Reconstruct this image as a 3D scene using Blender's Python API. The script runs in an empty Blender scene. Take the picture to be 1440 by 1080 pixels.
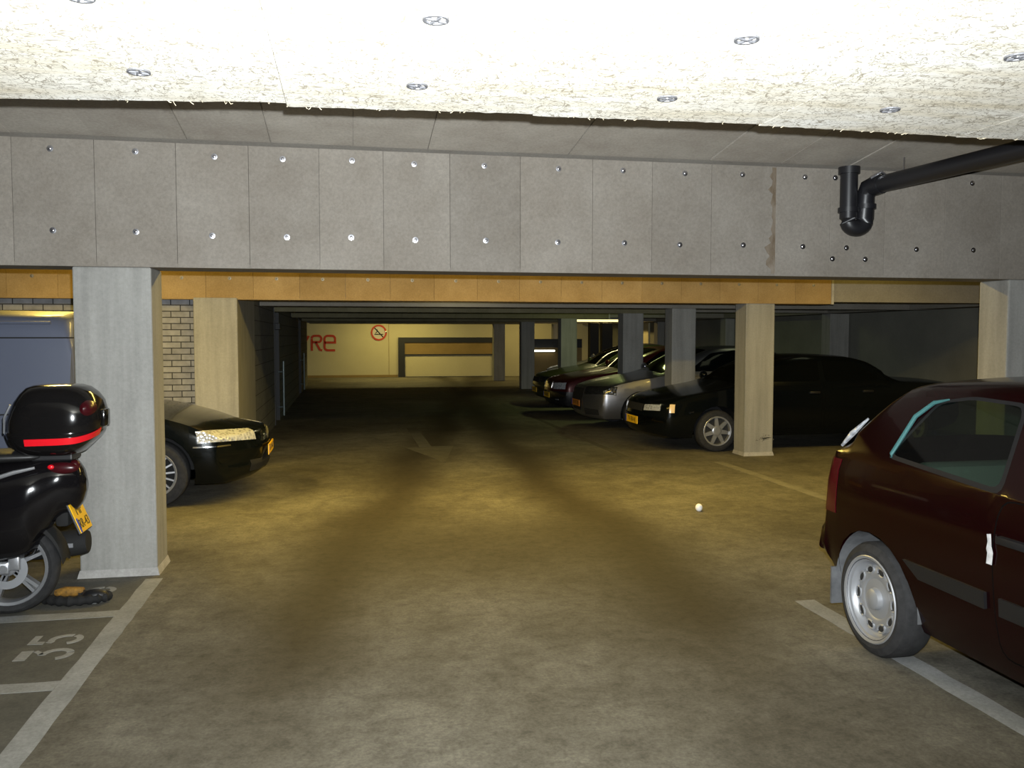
import bpy, bmesh, math, random
from mathutils import Vector, Matrix
random.seed(7)
PI = math.pi
SC = bpy.context.scene
COL = SC.collection

# ------------------------------------------------------------------ materials
def new_mat(name):
    m = bpy.data.materials.new(name); m.use_nodes = True
    nt = m.node_tree
    return m, nt, nt.nodes['Principled BSDF']

def N(nt, t, **kw):
    n = nt.nodes.new(t)
    for k, v in kw.items():
        if k in n.inputs.keys(): n.inputs[k].default_value = v
        else: setattr(n, k, v)
    return n

def ramp(nt, src, stops):
    r = nt.nodes.new('ShaderNodeValToRGB')
    e = r.color_ramp.elements
    while len(e) < len(stops): e.new(0.5)
    for i, (p, c) in enumerate(stops):
        e[i].position = p
        e[i].color = (c, c, c, 1) if not isinstance(c, tuple) else (*c, 1)
    nt.links.new(src, r.inputs[0])
    return r

def mixc(nt, fac, a, b, mode='MIX'):
    m = nt.nodes.new('ShaderNodeMix'); m.data_type = 'RGBA'; m.blend_type = mode
    for sock, v in ((m.inputs[0], fac), (m.inputs[6], a), (m.inputs[7], b)):
        if hasattr(v, 'links'): nt.links.new(v, sock)
        elif isinstance(v, tuple): sock.default_value = (*v, 1)
        else: sock.default_value = v
    return m.outputs[2]

def coords(nt, scale=(1, 1, 1), rot=(0, 0, 0), kind='Object'):
    tc = nt.nodes.new('ShaderNodeTexCoord'); mp = nt.nodes.new('ShaderNodeMapping')
    mp.inputs['Scale'].default_value = scale; mp.inputs['Rotation'].default_value = rot
    nt.links.new(tc.outputs[kind], mp.inputs[0])
    return mp.outputs[0]

def noise(nt, vec, scale, detail=4, rough=.55, dist=0):
    n = N(nt, 'ShaderNodeTexNoise', Scale=scale, Detail=detail, Roughness=rough, Distortion=dist)
    nt.links.new(vec, n.inputs['Vector'])
    return n.outputs['Fac']

def bump(nt, b, src, strength, dist=.01):
    n = N(nt, 'ShaderNodeBump', Strength=strength, Distance=dist)
    nt.links.new(src, n.inputs['Height']); nt.links.new(n.outputs[0], b.inputs['Normal'])

def simple(name, col, rough=.5, metal=0, coat=0, var=.0, vs=8, spec=.5):
    m, nt, b = new_mat(name)
    b.inputs['Base Color'].default_value = (*col, 1)
    b.inputs['Roughness'].default_value = rough; b.inputs['Metallic'].default_value = metal
    b.inputs['Coat Weight'].default_value = coat; b.inputs['Coat Roughness'].default_value = .04
    b.inputs['Specular IOR Level'].default_value = spec
    if var:
        n = noise(nt, coords(nt), vs)
        r = ramp(nt, n, [(.3, tuple(c * (1 - var) for c in col)), (.7, tuple(min(1, c * (1 + var)) for c in col))])
        nt.links.new(r.outputs[0], b.inputs['Base Color'])
    return m

def concrete(name, a, c, s=1.5, grain=.5, bstr=.25, rand=0., smear=None):
    m, nt, b = new_mat(name)
    v = coords(nt)
    big = noise(nt, v, s, 6, .6)
    col = ramp(nt, big, [(.3, a), (.7, c)]).outputs[0]
    fine = noise(nt, v, 55, 3, .7)
    g = ramp(nt, fine, [(.3, 1 - grain * .5), (.7, 1.0)]).outputs[0]
    col = mixc(nt, 1.0, col, g, 'MULTIPLY')
    if smear:
        st = noise(nt, coords(nt, smear), 2.2, 5, .6)
        col = mixc(nt, 1.0, col, ramp(nt, st, [(.35, .8), (.6, 1.)]).outputs[0], 'MULTIPLY')
    if rand:
        oi = nt.nodes.new('ShaderNodeObjectInfo')
        col = mixc(nt, 1.0, col, ramp(nt, oi.outputs['Random'], [(0, 1 - rand), (1, 1.)]).outputs[0], 'MULTIPLY')
    nt.links.new(col, b.inputs['Base Color'])
    b.inputs['Roughness'].default_value = .9; b.inputs['Specular IOR Level'].default_value = .2
    bump(nt, b, fine, bstr, .004)
    return m

def math_n(nt, op, a, b=None, c=None):
    n = nt.nodes.new('ShaderNodeMath'); n.operation = op
    for i, v in enumerate((a, b, c)):
        if v is None: continue
        if hasattr(v, 'links'): nt.links.new(v, n.inputs[i])
        else: n.inputs[i].default_value = v
    return n.outputs[0]

M = {}
M['beam'] = concrete('fibre_board_grey', (.215, .19, .158), (.275, .25, .215), 2.5, .45, .3, .14)
M['beam_core'] = concrete('raw_concrete', (.20, .185, .16), (.26, .245, .215), 2, .4, .3)
M['ochre_board'] = concrete('fibre_board_ochre', (.30, .20, .085), (.40, .28, .13), 3, .4, .3, .15)
M['olive_board'] = concrete('fibre_board_olive', (.17, .155, .09), (.22, .20, .125), 3, .4, .3, .15)
M['upper'] = concrete('upper_ceiling_board', (.42, .375, .32), (.55, .51, .445), 2.6, .45, .3, .16)
M['column'] = concrete('painted_concrete', (.28, .275, .255), (.34, .335, .31), 1.4, .3, .3, 0, (5, 5, .35))
M['column_base'] = concrete('worn_plaster_skirt', (.30, .29, .27), (.42, .41, .39), 9, .4, .5)
M['far_wall'] = concrete('cream_painted_wall', (.50, .46, .30), (.56, .52, .35), .8, .2, .1)
M['side_wall'] = concrete('grey_wall', (.16, .16, .14), (.22, .22, .19), 1, .3, .2)
M['dark_frame'] = simple('dark_steel_frame', (.012, .013, .014), .6)
M['tan_panel'] = concrete('tan_lintel', (.24, .17, .07), (.30, .21, .09), 2, .2, .1)
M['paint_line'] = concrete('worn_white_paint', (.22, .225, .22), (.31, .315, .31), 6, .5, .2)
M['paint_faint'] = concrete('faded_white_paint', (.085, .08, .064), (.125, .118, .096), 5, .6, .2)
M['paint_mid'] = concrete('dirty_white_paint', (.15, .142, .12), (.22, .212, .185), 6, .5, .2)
M['red_paint'] = simple('red_wall_paint', (.42, .035, .012), .7)
M['white_sign'] = simple('white_enamel', (.50, .47, .34), .35)
M['black'] = simple('black_plastic', (.008, .008, .009), .45)
M['matte_black'] = simple('matte_black', (.012, .012, .012), .8, spec=.25)
M['pipe'] = simple('black_pipe_plastic', (.011, .011, .013), .38)
M['rubber'] = simple('tyre_rubber', (.022, .022, .023), .85, var=.3, vs=30, spec=.3)
M['liner'] = simple('wheel_arch_liner', (.10, .103, .108), .9, var=.25, vs=14, spec=.2)
M['alloy'] = simple('painted_alloy', (.42, .43, .45), .35, .75)
M['steel_wheel'] = simple('silver_wheel_paint', (.36, .37, .39), .42, .55)
M['wheel_dark'] = simple('wheel_slot_dark', (.012, .012, .012), .7)
M['galv'] = simple('galvanised_steel', (.17, .21, .21), .4, .5)
M['bolt'] = simple('bolt_steel', (.62, .62, .66), .28, 1)
M['scuff'] = simple('dark_scuff', (.11, .105, .09), .9)
M['gap'] = simple('door_gap_black', (.002, .002, .002), .9, spec=.05)
M['shadow_black'] = simple('painted_shadow_black', (.004, .004, .004), .95, spec=.05)  # near-black for the painted shadow strip behind the ceiling panels
M['zinc'] = simple('zinc_washer', (.16, .16, .17), .5, .3)
M['yellow_plate'] = simple('yellow_plate', (.78, .45, .008), .45)
M['orange_plate'] = simple('orange_yellow_plate', (.45, .16, .01), .5)
M['plate_text'] = simple('plate_black', (.03, .022, .004), .5)
M['plate_blue'] = simple('plate_blue', (.02, .05, .35), .5)
M['red_lens'] = simple('red_lens', (.62, .008, .016), .22, coat=.6)
M['dark_red_lens'] = simple('dark_red_lens', (.10, .006, .008), .12, coat=.8)
M['tail_red'] = simple('smoked_red_lens', (.05, .003, .005), .15, coat=.3, spec=.3)
M['dull_red_lens'] = simple('dull_red_lens', (.035, .003, .005), .3, coat=.2, spec=.3)
M['orange_lens'] = simple('amber_lens', (.80, .58, .30), .25, coat=.6)
M['white_tape'] = simple('white_edge_tape', (.50, .50, .50), .6, var=.25, vs=40)
M['chrome'] = simple('chrome', (.75, .75, .74), .12, 1)
M['white_ball'] = simple('white_ball', (.85, .84, .82), .5)
M['orange_cloth'] = simple('orange_sleeve', (.20, .10, .012), .8, var=.5, vs=40)
M['seat_cloth'] = simple('grey_seat_cloth', (.10, .11, .105), .95)
M['scooter'] = simple('black_gloss_scooter', (.005, .0045, .005), .09, 0, .3, spec=.25)
M['case'] = simple('black_case_plastic', (.006, .0055, .0055), .13, 0, .2, spec=.25)
M['scooter_seat'] = simple('black_vinyl', (.01, .01, .01), .5)

def paint(name, col, metal=.3, rough=.32):
    return simple(name, col, rough, metal, .22, spec=.16)
M['p_maroon'] = paint('maroon_paint', (.0062, .0006, .001), .1, .22)
M['p_maroon_far'] = paint('dark_red_paint', (.045, .006, .006), .2, .3)
M['p_black'] = paint('black_green_paint', (.003, .0042, .0042), .2, .17)
M['p_dark'] = paint('black_blue_paint', (.003, .0042, .005), .2, .2)
M['p_silver'] = paint('silver_paint', (.30, .305, .335), .93, .34)
M['p_olive'] = paint('olive_paint', (.05, .055, .025), .3, .3)
M['p_van'] = paint('pale_lavender_paint', (.085, .095, .13), .0, .45)
M['p_grey'] = paint('grey_van_paint', (.3, .3, .28), .3, .3)

def glass_mat(name, tint, mix):
    m, nt, b = new_mat(name)
    out = nt.nodes['Material Output']
    tr = N(nt, 'ShaderNodeBsdfTransparent'); tr.inputs[0].default_value = (*tint, 1)
    b.inputs['Base Color'].default_value = (.004, .005, .005, 1); b.inputs['Roughness'].default_value = .04
    mx = N(nt, 'ShaderNodeMixShader'); mx.inputs[0].default_value = mix
    nt.links.new(tr.outputs[0], mx.inputs[1]); nt.links.new(b.outputs[0], mx.inputs[2])
    nt.links.new(mx.outputs[0], out.inputs[0])
    return m
M['glass'] = glass_mat('green_tinted_glass', (.62, .78, .66), .42)
M['dark_glass'] = glass_mat('dark_tinted_glass', (.12, .14, .13), .6)
M['teal_trim'] = simple('teal_window_seal', (.035, .115, .115), .55)

def lamp_lens(name, col):
    m, nt, b = new_mat(name)
    v = coords(nt, (14, 14, 14))
    w = N(nt, 'ShaderNodeTexVoronoi', Scale=2.2); nt.links.new(v, w.inputs['Vector'])
    r = ramp(nt, w.outputs['Distance'], [(.1, tuple(c * .45 for c in col)), (.6, col)])
    nt.links.new(r.outputs[0], b.inputs['Base Color'])
    b.inputs['Metallic'].default_value = .25; b.inputs['Roughness'].default_value = .25
    b.inputs['Coat Weight'].default_value = 1; b.inputs['Coat Roughness'].default_value = .03
    bump(nt, b, w.outputs['Distance'], .6, .01)
    return m
M['headlight'] = lamp_lens('clear_headlight', (.50, .52, .56))
M['headlight_dark'] = lamp_lens('smoked_headlight', (.02, .022, .025))

def brick_mat(name, a, c, mortar, rot):
    m, nt, b = new_mat(name)
    v = coords(nt, (1, 1, 1), rot)
    br = N(nt, 'ShaderNodeTexBrick', Scale=1.0)
    br.inputs['Color1'].default_value = (*a, 1); br.inputs['Color2'].default_value = (*c, 1); br.inputs['Mortar'].default_value = (*mortar, 1)
    br.inputs['Brick Width'].default_value = .215; br.inputs['Row Height'].default_value = .073; br.inputs['Mortar Size'].default_value = .006
    nt.links.new(v, br.inputs['Vector'])
    n = noise(nt, coords(nt), 12, 4)
    col = mixc(nt, 1., br.outputs['Color'], ramp(nt, n, [(.3, .75), (.7, 1.1)]).outputs[0], 'MULTIPLY')
    nt.links.new(col, b.inputs['Base Color']); b.inputs['Roughness'].default_value = .95
    bump(nt, b, br.outputs['Fac'], -.5, .008)
    return m
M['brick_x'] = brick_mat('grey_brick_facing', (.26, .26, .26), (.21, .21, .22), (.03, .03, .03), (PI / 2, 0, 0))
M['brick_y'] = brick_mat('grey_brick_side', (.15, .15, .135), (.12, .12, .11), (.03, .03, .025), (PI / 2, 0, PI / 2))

def floor_mat():
    m, nt, b = new_mat('worn_concrete_floor')
    tc = nt.nodes.new('ShaderNodeTexCoord'); P = tc.outputs['Object']
    sx = nt.nodes.new('ShaderNodeSeparateXYZ'); nt.links.new(P, sx.inputs[0])
    X, Y = sx.outputs[0], sx.outputs[1]
    big = noise(nt, P, .55, 6, .62, .4)
    col = ramp(nt, big, [(.3, (.08, .073, .057)), (.5, (.128, .119, .097)), (.7, (.172, .163, .138))]).outputs[0]
    mid = noise(nt, P, 3.2, 6, .65, .6)
    col = mixc(nt, 1., col, ramp(nt, mid, [(.3, .66), (.62, 1.1)]).outputs[0], 'MULTIPLY')
    fine = noise(nt, P, 60, 3, .7)
    col = mixc(nt, 1., col, ramp(nt, fine, [(.3, .68), (.7, 1.14)]).outputs[0], 'MULTIPLY')
    # two worn tyre tracks along the aisle, wandering with noise
    wob = math_n(nt, 'MULTIPLY', math_n(nt, 'SUBTRACT', noise(nt, coords(nt, (.5, .25, 1)), 1.0, 3), .5), 1.1)
    xw = math_n(nt, 'ADD', X, wob)
    tr = None
    for x0, sl, wd in ((-1.13, .18, .40), (1.62, .06, .42)):
        xc = math_n(nt, 'SUBTRACT', xw, math_n(nt, 'MULTIPLY', Y, sl))
        d = math_n(nt, 'DIVIDE', math_n(nt, 'ABSOLUTE', math_n(nt, 'SUBTRACT', xc, x0)), wd)
        g = math_n(nt, 'EXPONENT', math_n(nt, 'MULTIPLY', math_n(nt, 'MULTIPLY', d, d), -1.0))
        tr = g if tr is None else math_n(nt, 'MAXIMUM', tr, g)
    ya = nt.nodes.new('ShaderNodeMapRange'); ya.inputs[1].default_value = 2.6; ya.inputs[2].default_value = 4.6
    nt.links.new(Y, ya.inputs[0])
    amt = math_n(nt, 'MULTIPLY', math_n(nt, 'MULTIPLY', tr, ya.outputs[0]), .92)
    col = mixc(nt, amt, col, (.032, .026, .016))
    # old wet patch of grime between the tracks
    dx = math_n(nt, 'DIVIDE', math_n(nt, 'SUBTRACT', xw, .95), 1.5)
    dy = math_n(nt, 'DIVIDE', math_n(nt, 'SUBTRACT', Y, 6.5), .95)
    g2 = math_n(nt, 'EXPONENT', math_n(nt, 'MULTIPLY', math_n(nt, 'ADD', math_n(nt, 'MULTIPLY', dx, dx), math_n(nt, 'MULTIPLY', dy, dy)), -1.))
    col = mixc(nt, math_n(nt, 'MULTIPLY', g2, .72), col, (.034, .028, .018))
    sp = noise(nt, P, 13, 9, .78, .15)
    col = mixc(nt, 1., col, ramp(nt, sp, [(.34, .66), (.5, 1.0), (.66, 1.22)]).outputs[0], 'MULTIPLY')
    # parking bay on the left is laid in darker screed
    bay = math_n(nt, 'MULTIPLY', math_n(nt, 'LESS_THAN', X, -1.3), math_n(nt, 'LESS_THAN', Y, 6.0))
    col = mixc(nt, math_n(nt, 'MULTIPLY', bay, .5), col, (.06, .064, .062))
    nt.links.new(col, b.inputs['Base Color'])
    b.inputs['Roughness'].default_value = .72; b.inputs['Specular IOR Level'].default_value = .25
    bump(nt, b, mid, .15, .01)
    return m
M['floor'] = floor_mat()

def woodwool():
    m, nt, b = new_mat('wood_wool_board')
    lines = None
    for i, (s, sc, rot) in enumerate((((1, 2.2, 1), 8, .1), ((1.8, 1, 1), 10, .7), ((1, 2, 1), 13, -.5), ((1, 2.8, 1), 7, .25), ((2, 1, 1), 9, -.2), ((1, 1.6, 1), 16, .5))):
        v = coords(nt, s, (0, 0, rot))
        n = noise(nt, v, sc, 1.5, .5, 1.4)
        a = math_n(nt, 'ABSOLUTE', math_n(nt, 'SUBTRACT', n, .5))
        l = ramp(nt, a, [(.0, 1.), (.008, .7), (.017, 0.)]).outputs[0]
        brk = ramp(nt, noise(nt, coords(nt, (1, 1, 1), (0, 0, i)), 9 + 2 * i, 2), [(.47, 0.), (.52, 1.)]).outputs[0]
        l = math_n(nt, 'MULTIPLY', l, brk)
        lines = l if lines is None else math_n(nt, 'MAXIMUM', lines, l)
    big = noise(nt, coords(nt), 1.3, 4, .6)
    col = ramp(nt, big, [(.3, (.80, .75, .64)), (.6, (.88, .86, .80))]).outputs[0]
    st = noise(nt, coords(nt, (.6, 4, 1)), 3, 4)
    col = mixc(nt, 1., col, ramp(nt, st, [(.3, (.88, .84, .75)), (.6, (1, 1, 1))]).outputs[0], 'MULTIPLY')
    col = mixc(nt, math_n(nt, 'MULTIPLY', lines, .9), col, (.27, .23, .165))
    nt.links.new(col, b.inputs['Base Color']); b.inputs['Roughness'].default_value = .95
    b.inputs['Specular IOR Level'].default_value = .1
    bump(nt, b, lines, -.6, .006)
    return m
M['woodwool'] = woodwool()
M['fibre'] = simple('loose_wood_fibre', (.75, .66, .48), .9)

def emit(name, col, s):
    m, nt, b = new_mat(name)
    b.inputs['Emission Color'].default_value = (*col, 1); b.inputs['Emission Strength'].default_value = s
    b.inputs['Base Color'].default_value = (.8, .8, .7, 1)
    return m
M['tube_white'] = emit('white_tube', (1, .95, .75), 3.0)
M['tube'] = emit('fluorescent_tube', (1, .86, .38), 1.6)

# ------------------------------------------------------------------ mesh helpers
def obj(name, bm, mat, parent=None, smooth=None, mats=None):
    bmesh.ops.recalc_face_normals(bm, faces=bm.faces[:]) if smooth != 'keep' else None
    me = bpy.data.meshes.new(name); bm.to_mesh(me); bm.free()
    for m in (mats or [mat]): me.materials.append(m if not isinstance(m, str) else M[m])
    if smooth:
        for p in me.polygons: p.use_smooth = True
        me.set_sharp_from_angle(angle=math.radians(38 if smooth in (True, 'keep') else smooth))
    o = bpy.data.objects.new(name, me); COL.objects.link(o)
    if parent is not None: o.parent = parent
    return o

def tag(o, label=None, cat=None, group=None, kind=None):
    for k, v in (('label', label), ('category', cat), ('group', group), ('kind', kind)):
        if v: o[k] = v
    return o

def empty(name, loc=(0, 0, 0), rotz=0, **kw):
    o = bpy.data.objects.new(name, None); COL.objects.link(o)
    o.location = loc; o.rotation_euler = (0, 0, rotz); o.empty_display_size = .2
    return tag(o, **kw)

def box(bm, x0, x1, y0, y1, z0, z1, bev=0):
    r = bmesh.ops.create_cube(bm, size=1)
    bmesh.ops.transform(bm, verts=r['verts'], matrix=Matrix.Translation(((x0 + x1) / 2, (y0 + y1) / 2, (z0 + z1) / 2)) @ Matrix.Diagonal((x1 - x0, y1 - y0, z1 - z0, 1)))
    if bev:
        es = list({e for v in r['verts'] for e in v.link_edges})
        bmesh.ops.bevel(bm, geom=es, offset=bev, segments=2, affect='EDGES', profile=.5)
    return bm

def B(*a, bev=0): return box(bmesh.new(), *a, bev=bev)

def tube(bm, pts, r, n=12, cap=True):
    pts = [Vector(p) for p in pts]; rings = []
    up = Vector((0, 0, 1))
    for i, p in enumerate(pts):
        t = (pts[min(i + 1, len(pts) - 1)] - pts[max(i - 1, 0)]).normalized()
        a = t.cross(up)
        if a.length < .05: a = t.cross(Vector((0, 1, 0)))
        a.normalize(); b = t.cross(a)
        rr = r[i] if isinstance(r, (list, tuple)) else r
        rings.append([bm.verts.new(p + (a * math.cos(2 * PI * k / n) + b * math.sin(2 * PI * k / n)) * rr) for k in range(n)])
    for i in range(len(rings) - 1):
        for k in range(n): bm.faces.new((rings[i][k], rings[i][(k + 1) % n], rings[i + 1][(k + 1) % n], rings[i + 1][k]))
    if cap: bm.faces.new(rings[0]); bm.faces.new(rings[-1])
    return bm

def lathe(bm, prof, axis='y', n=32, c=(0, 0, 0), cap=None):
    """prof: (along axis, radius)"""
    rings = []
    for a, r in prof:
        ring = []
        for k in range(n):
            t = 2 * PI * k / n; u, w = r * math.cos(t), r * math.sin(t)
            p = {'y': (u, a, w), 'x': (a, u, w), 'z': (u, w, a)}[axis]
            ring.append(bm.verts.new(Vector(p) + Vector(c)))
        rings.append(ring)
    for i in range(len(rings) - 1):
        for k in range(n): bm.faces.new((rings[i][k], rings[i][(k + 1) % n], rings[i + 1][(k + 1) % n], rings[i + 1][k]))
    closed = abs(prof[0][0] - prof[-1][0]) < 1e-6 and len(prof) > 3
    for ring, (a, r) in ((rings[0], prof[0]), (rings[-1], prof[-1])):
        if cap is False or closed: break
        try: bm.faces.new(ring)
        except ValueError: pass
    return bm

def ellipsoid(bm, c, r, seg=16, rings=10):
    q = bmesh.ops.create_uvsphere(bm, u_segments=seg, v_segments=rings, radius=1)
    bmesh.ops.transform(bm, verts=q['verts'], matrix=Matrix.Translation(c) @ Matrix.Diagonal((*r, 1)))
    return bm

def prism(bm, pts, f, d):
    """extrude polygon pts (2D) : f(u,v,w) maps to 3D, w in 0..d"""
    a = [bm.verts.new(f(u, v, 0)) for u, v in pts]; b = [bm.verts.new(f(u, v, d)) for u, v in pts]
    n = len(pts); bm.faces.new(a); bm.faces.new(b)
    for i in range(n): bm.faces.new((a[i], a[(i + 1) % n], b[(i + 1) % n], b[i]))
    return bm

def ribbon(bm, pts, w, f, d):
    """flat stroke of width w along 2D path"""
    P = [Vector(p) for p in pts]; L, R = [], []
    for i, p in enumerate(P):
        t = (P[min(i + 1, len(P) - 1)] - P[max(i - 1, 0)]).normalized(); n = Vector((-t.y, t.x))
        L.append(p + n * w / 2); R.append(p - n * w / 2)
    for i in range(len(P) - 1):
        prism(bm, [L[i], L[i + 1], R[i + 1], R[i]], f, d)
    return bm

def arc(cx, cy, rx, ry, a0, a1, n=10):
    return [(cx + rx * math.cos(math.radians(a0 + (a1 - a0) * i / n)), cy + ry * math.sin(math.radians(a0 + (a1 - a0) * i / n))) for i in range(n + 1)]

def text_bm(s, size, mat4, extrude=.001, sx=1.0):
    cu = bpy.data.curves.new('t', 'FONT'); cu.body = s; cu.size = size; cu.extrude = extrude; cu.align_x = 'CENTER'; cu.align_y = 'CENTER'
    to = bpy.data.objects.new('t', cu); COL.objects.link(to)
    dg = bpy.context.evaluated_depsgraph_get(); me = bpy.data.meshes.new_from_object(to.evaluated_get(dg))
    bm = bmesh.new(); bm.from_mesh(me)
    bpy.data.objects.remove(to); bpy.data.curves.remove(cu); bpy.data.meshes.remove(me)
    bmesh.ops.transform(bm, verts=bm.verts[:], matrix=mat4 @ Matrix.Diagonal((sx, 1, 1, 1)))
    return bm

def pchip(pts):
    xs = [p[0] for p in pts]; ys = [p[1] for p in pts]; n = len(xs)
    h = [xs[i + 1] - xs[i] for i in range(n - 1)]; d = [(ys[i + 1] - ys[i]) / h[i] for i in range(n - 1)]
    m = [d[0]] + [0 if d[i - 1] * d[i] <= 0 else 2 * d[i - 1] * d[i] / (d[i - 1] + d[i]) for i in range(1, n - 1)] + [d[-1]]
    def f(x):
        if x <= xs[0]: return ys[0]
        if x >= xs[-1]: return ys[-1]
        i = max(j for j in range(n - 1) if xs[j] <= x)
        t = (x - xs[i]) / h[i]
        return ((1 + 2 * t) * (1 - t) ** 2 * ys[i] + t * (1 - t) ** 2 * h[i] * m[i] + t * t * (3 - 2 * t) * ys[i + 1] + t * t * (t - 1) * h[i] * m[i + 1])
    return f

# ------------------------------------------------------------------ the setting
def struct(name, bm, mat, parent=None, smooth=None):
    o = obj(name, bm, mat, parent, smooth)
    if parent is None: o['kind'] = 'structure'
    return o

RWX = 10.0                       # right wall
FARY = 34.4
struct('floor', B(-7, 12, -4, 36, -.2, 0), 'floor')
struct('ceiling', B(-7, 12, 6.4, 36, 2.87, 3.05), 'beam_core')
bm = bmesh.new(); prism(bm, [(-4, 3.36), (2.2, 3.36), (6.42, 2.862), (6.42, 3.5), (-4, 3.5)], lambda u, v, w: (-7 + w, u, v), 19)
hn = struct('ceiling_haunch', bm, 'upper')
hr = random.Random(12); hx = -4.2
while hx < 7:
    w_ = hr.uniform(.5, .58); sk_ = hr.uniform(-.02, .02)
    bm = bmesh.new()
    k_ = .498 / 4.22
    for yA, yB in ((2.3, 6.075),):
        zA, zB = 3.36 - (yA - 2.2) * k_, 3.36 - (yB - 2.2) * k_
        dz = hr.uniform(.012, .016)
        prism(bm, [(hx + .0012, 0), (hx + w_ - .0012, 0), (hx + w_ - .0012, 1), (hx + .0012, 1)], lambda u, v, w: (u + sk_ * v, yA + (yB - yA) * v, zA + (zB - zA) * v + .001 - w), dz)
    obj('soffit_board', bm, 'upper', hn)
    hx += w_

# low board ceiling in the foreground: dropped slab clad with wood wool boards
struct('ceiling_slab', B(-6.9, 9.9, -3.9, 3.02, 2.45, 3.2), 'beam_core')
def disc(bm, x, y):
    lathe(bm, [(2.399, .034), (2.394, .034), (2.394, .027), (2.399, .026)], 'z', 20, (x, y, 0), cap=False)
    for k in range(4):
        a = k * PI / 2 + .4
        tube(bm, [(x + .008 * math.cos(a), y + .008 * math.sin(a), 2.3955), (x + .029 * math.cos(a), y + .029 * math.sin(a), 2.3955)], .004, 6)
    lathe(bm, [(2.397, .009), (2.393, .008)], 'z', 12, (x, y, 0))
    return bm
edges = [(-2.9, -.195, 3.47, 3.115), (-.195, .672, 3.165, 3.105), (.672, 1.55, 3.13, 3.09), (1.55, 2.42, 3.11, 3.13), (2.42, 3.3, 3.14, 3.12), (-3.8, -2.9, 3.55, 3.47), (3.3, 4.2, 3.1, 3.1)]
fib = random.Random(3)
for x0, x1, e0, e1 in edges:
    bm = bmesh.new()
    n = 40
    top, bot = [], []
    pts = [(x0 + .001, 1.55)] + [(x0 + .001 + (x1 - x0 - .002) * i / n, e0 + (e1 - e0) * i / n + fib.uniform(-.006, .006)) for i in range(n + 1)] + [(x1 - .001, 1.55)]
    prism(bm, pts, lambda u, v, w: (u, v, 2.40 + w), .05)
    p = struct('ceiling_panel', bm, 'woodwool')
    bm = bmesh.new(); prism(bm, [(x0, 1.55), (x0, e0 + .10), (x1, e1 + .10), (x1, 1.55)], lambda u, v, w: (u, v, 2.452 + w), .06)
    obj('shadow_sheet', bm, 'shadow_black', p)  # added black sheet, deepens the flash shadow past the panel edge
    bm = bmesh.new()
    for k in range(int((x1 - x0) * 13)):
        fx = fib.uniform(x0, x1); fy = e0 + (e1 - e0) * (fx - x0) / (x1 - x0)
        l = fib.uniform(.004, .016) * (1 if fib.random() < .85 else 2.); a = fib.uniform(-1.2, 1.2)
        tube(bm, [(fx, fy - .02, 2.402), (fx + l * .5 * math.sin(a), fy + l * .4, 2.400 - l * .15), (fx + l * math.sin(a), fy + l * .8, 2.401 - l * fib.uniform(-.1, .5))], .0011, 4)
    f = obj('loose_fibre', bm, 'fibre', p); f['kind'] = 'stuff'
    for yy in (2.83, 2.24):
        for xx in (-1.44, -.607, .23, 1.066, 1.89, 2.72):
            if x0 < xx < x1: obj('fixing_disc', disc(bmesh.new(), xx, yy + (xx + .6) * -.012), 'zinc', p)
for x0, x1 in ((-6.8, -3.0), (-2.995, -.195), (-.19, 2.42), (2.425, 6.0), (6.005, 9.8)):
    struct('ceiling_panel', B(x0, x1, -3.8, 1.548, 2.40, 2.45), 'woodwool')

# columns
def column(x0, x1, y0, y1, foot=True, mat='column', flare=.012):
    c = struct('concrete_column', B(x0, x1, y0, y1, 0, 2.055, bev=.012), mat)
    if foot:
        bm = bmesh.new()
        box(bm, x0 - flare, x1 + flare, y0 - flare, y1 + flare, 0, .05)
        for v in bm.verts:
            if v.co.z > .02: v.co.x += flare * (1 if v.co.x < (x0 + x1) / 2 else -1) * .9; v.co.y += flare * (1 if v.co.y < (y0 + y1) / 2 else -1) * .9
        obj('column_skirt', bm, 'column_base', c)
    return c
ROWS = [6.10, 10.74, 15.95, 20.85, 25.8, 30.8]
column(-1.747, -1.262, 6.10, 6.44, flare=.015)
column(-1.757, -1.262, 10.70, 11.04)
for y in ROWS + [13.4]:
    column(5.21, 5.62, y + .005, y + .335, foot=y < 16)
for y in (6.1, 10.74, 15.95, 20.85, 25.8):
    column(9.55, 9.97, y + .005, y + .335, foot=False)
column(7.4, 7.75, 30.8, 31.1, foot=False)
column(8.0, 8.3, 28.0, 28.3, foot=False, mat='dark_frame')
column(8.42, 8.78, 28.0, 28.3, foot=False, mat='dark_frame')

bm = bmesh.new(); qr = random.Random(9)
for k in range(60):
    cx, cz = qr.gauss(5.50, .05), qr.gauss(.235, .018)
    prism(bm, arc(cx, cz, qr.uniform(.004, .016), qr.uniform(.002, .006), 0, 330, 8), lambda u, v, w: (u, 10.7445 - w, v), .0006)
so = obj('scuff_stain', bm, 'scuff', next(o for o in COL.objects if o.name.startswith('concrete_column') and abs(o.data.vertices[0].co.x - 5.4) < .4 and abs(o.data.vertices[0].co.y - 10.9) < .3)); so['kind'] = 'stuff'
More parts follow.
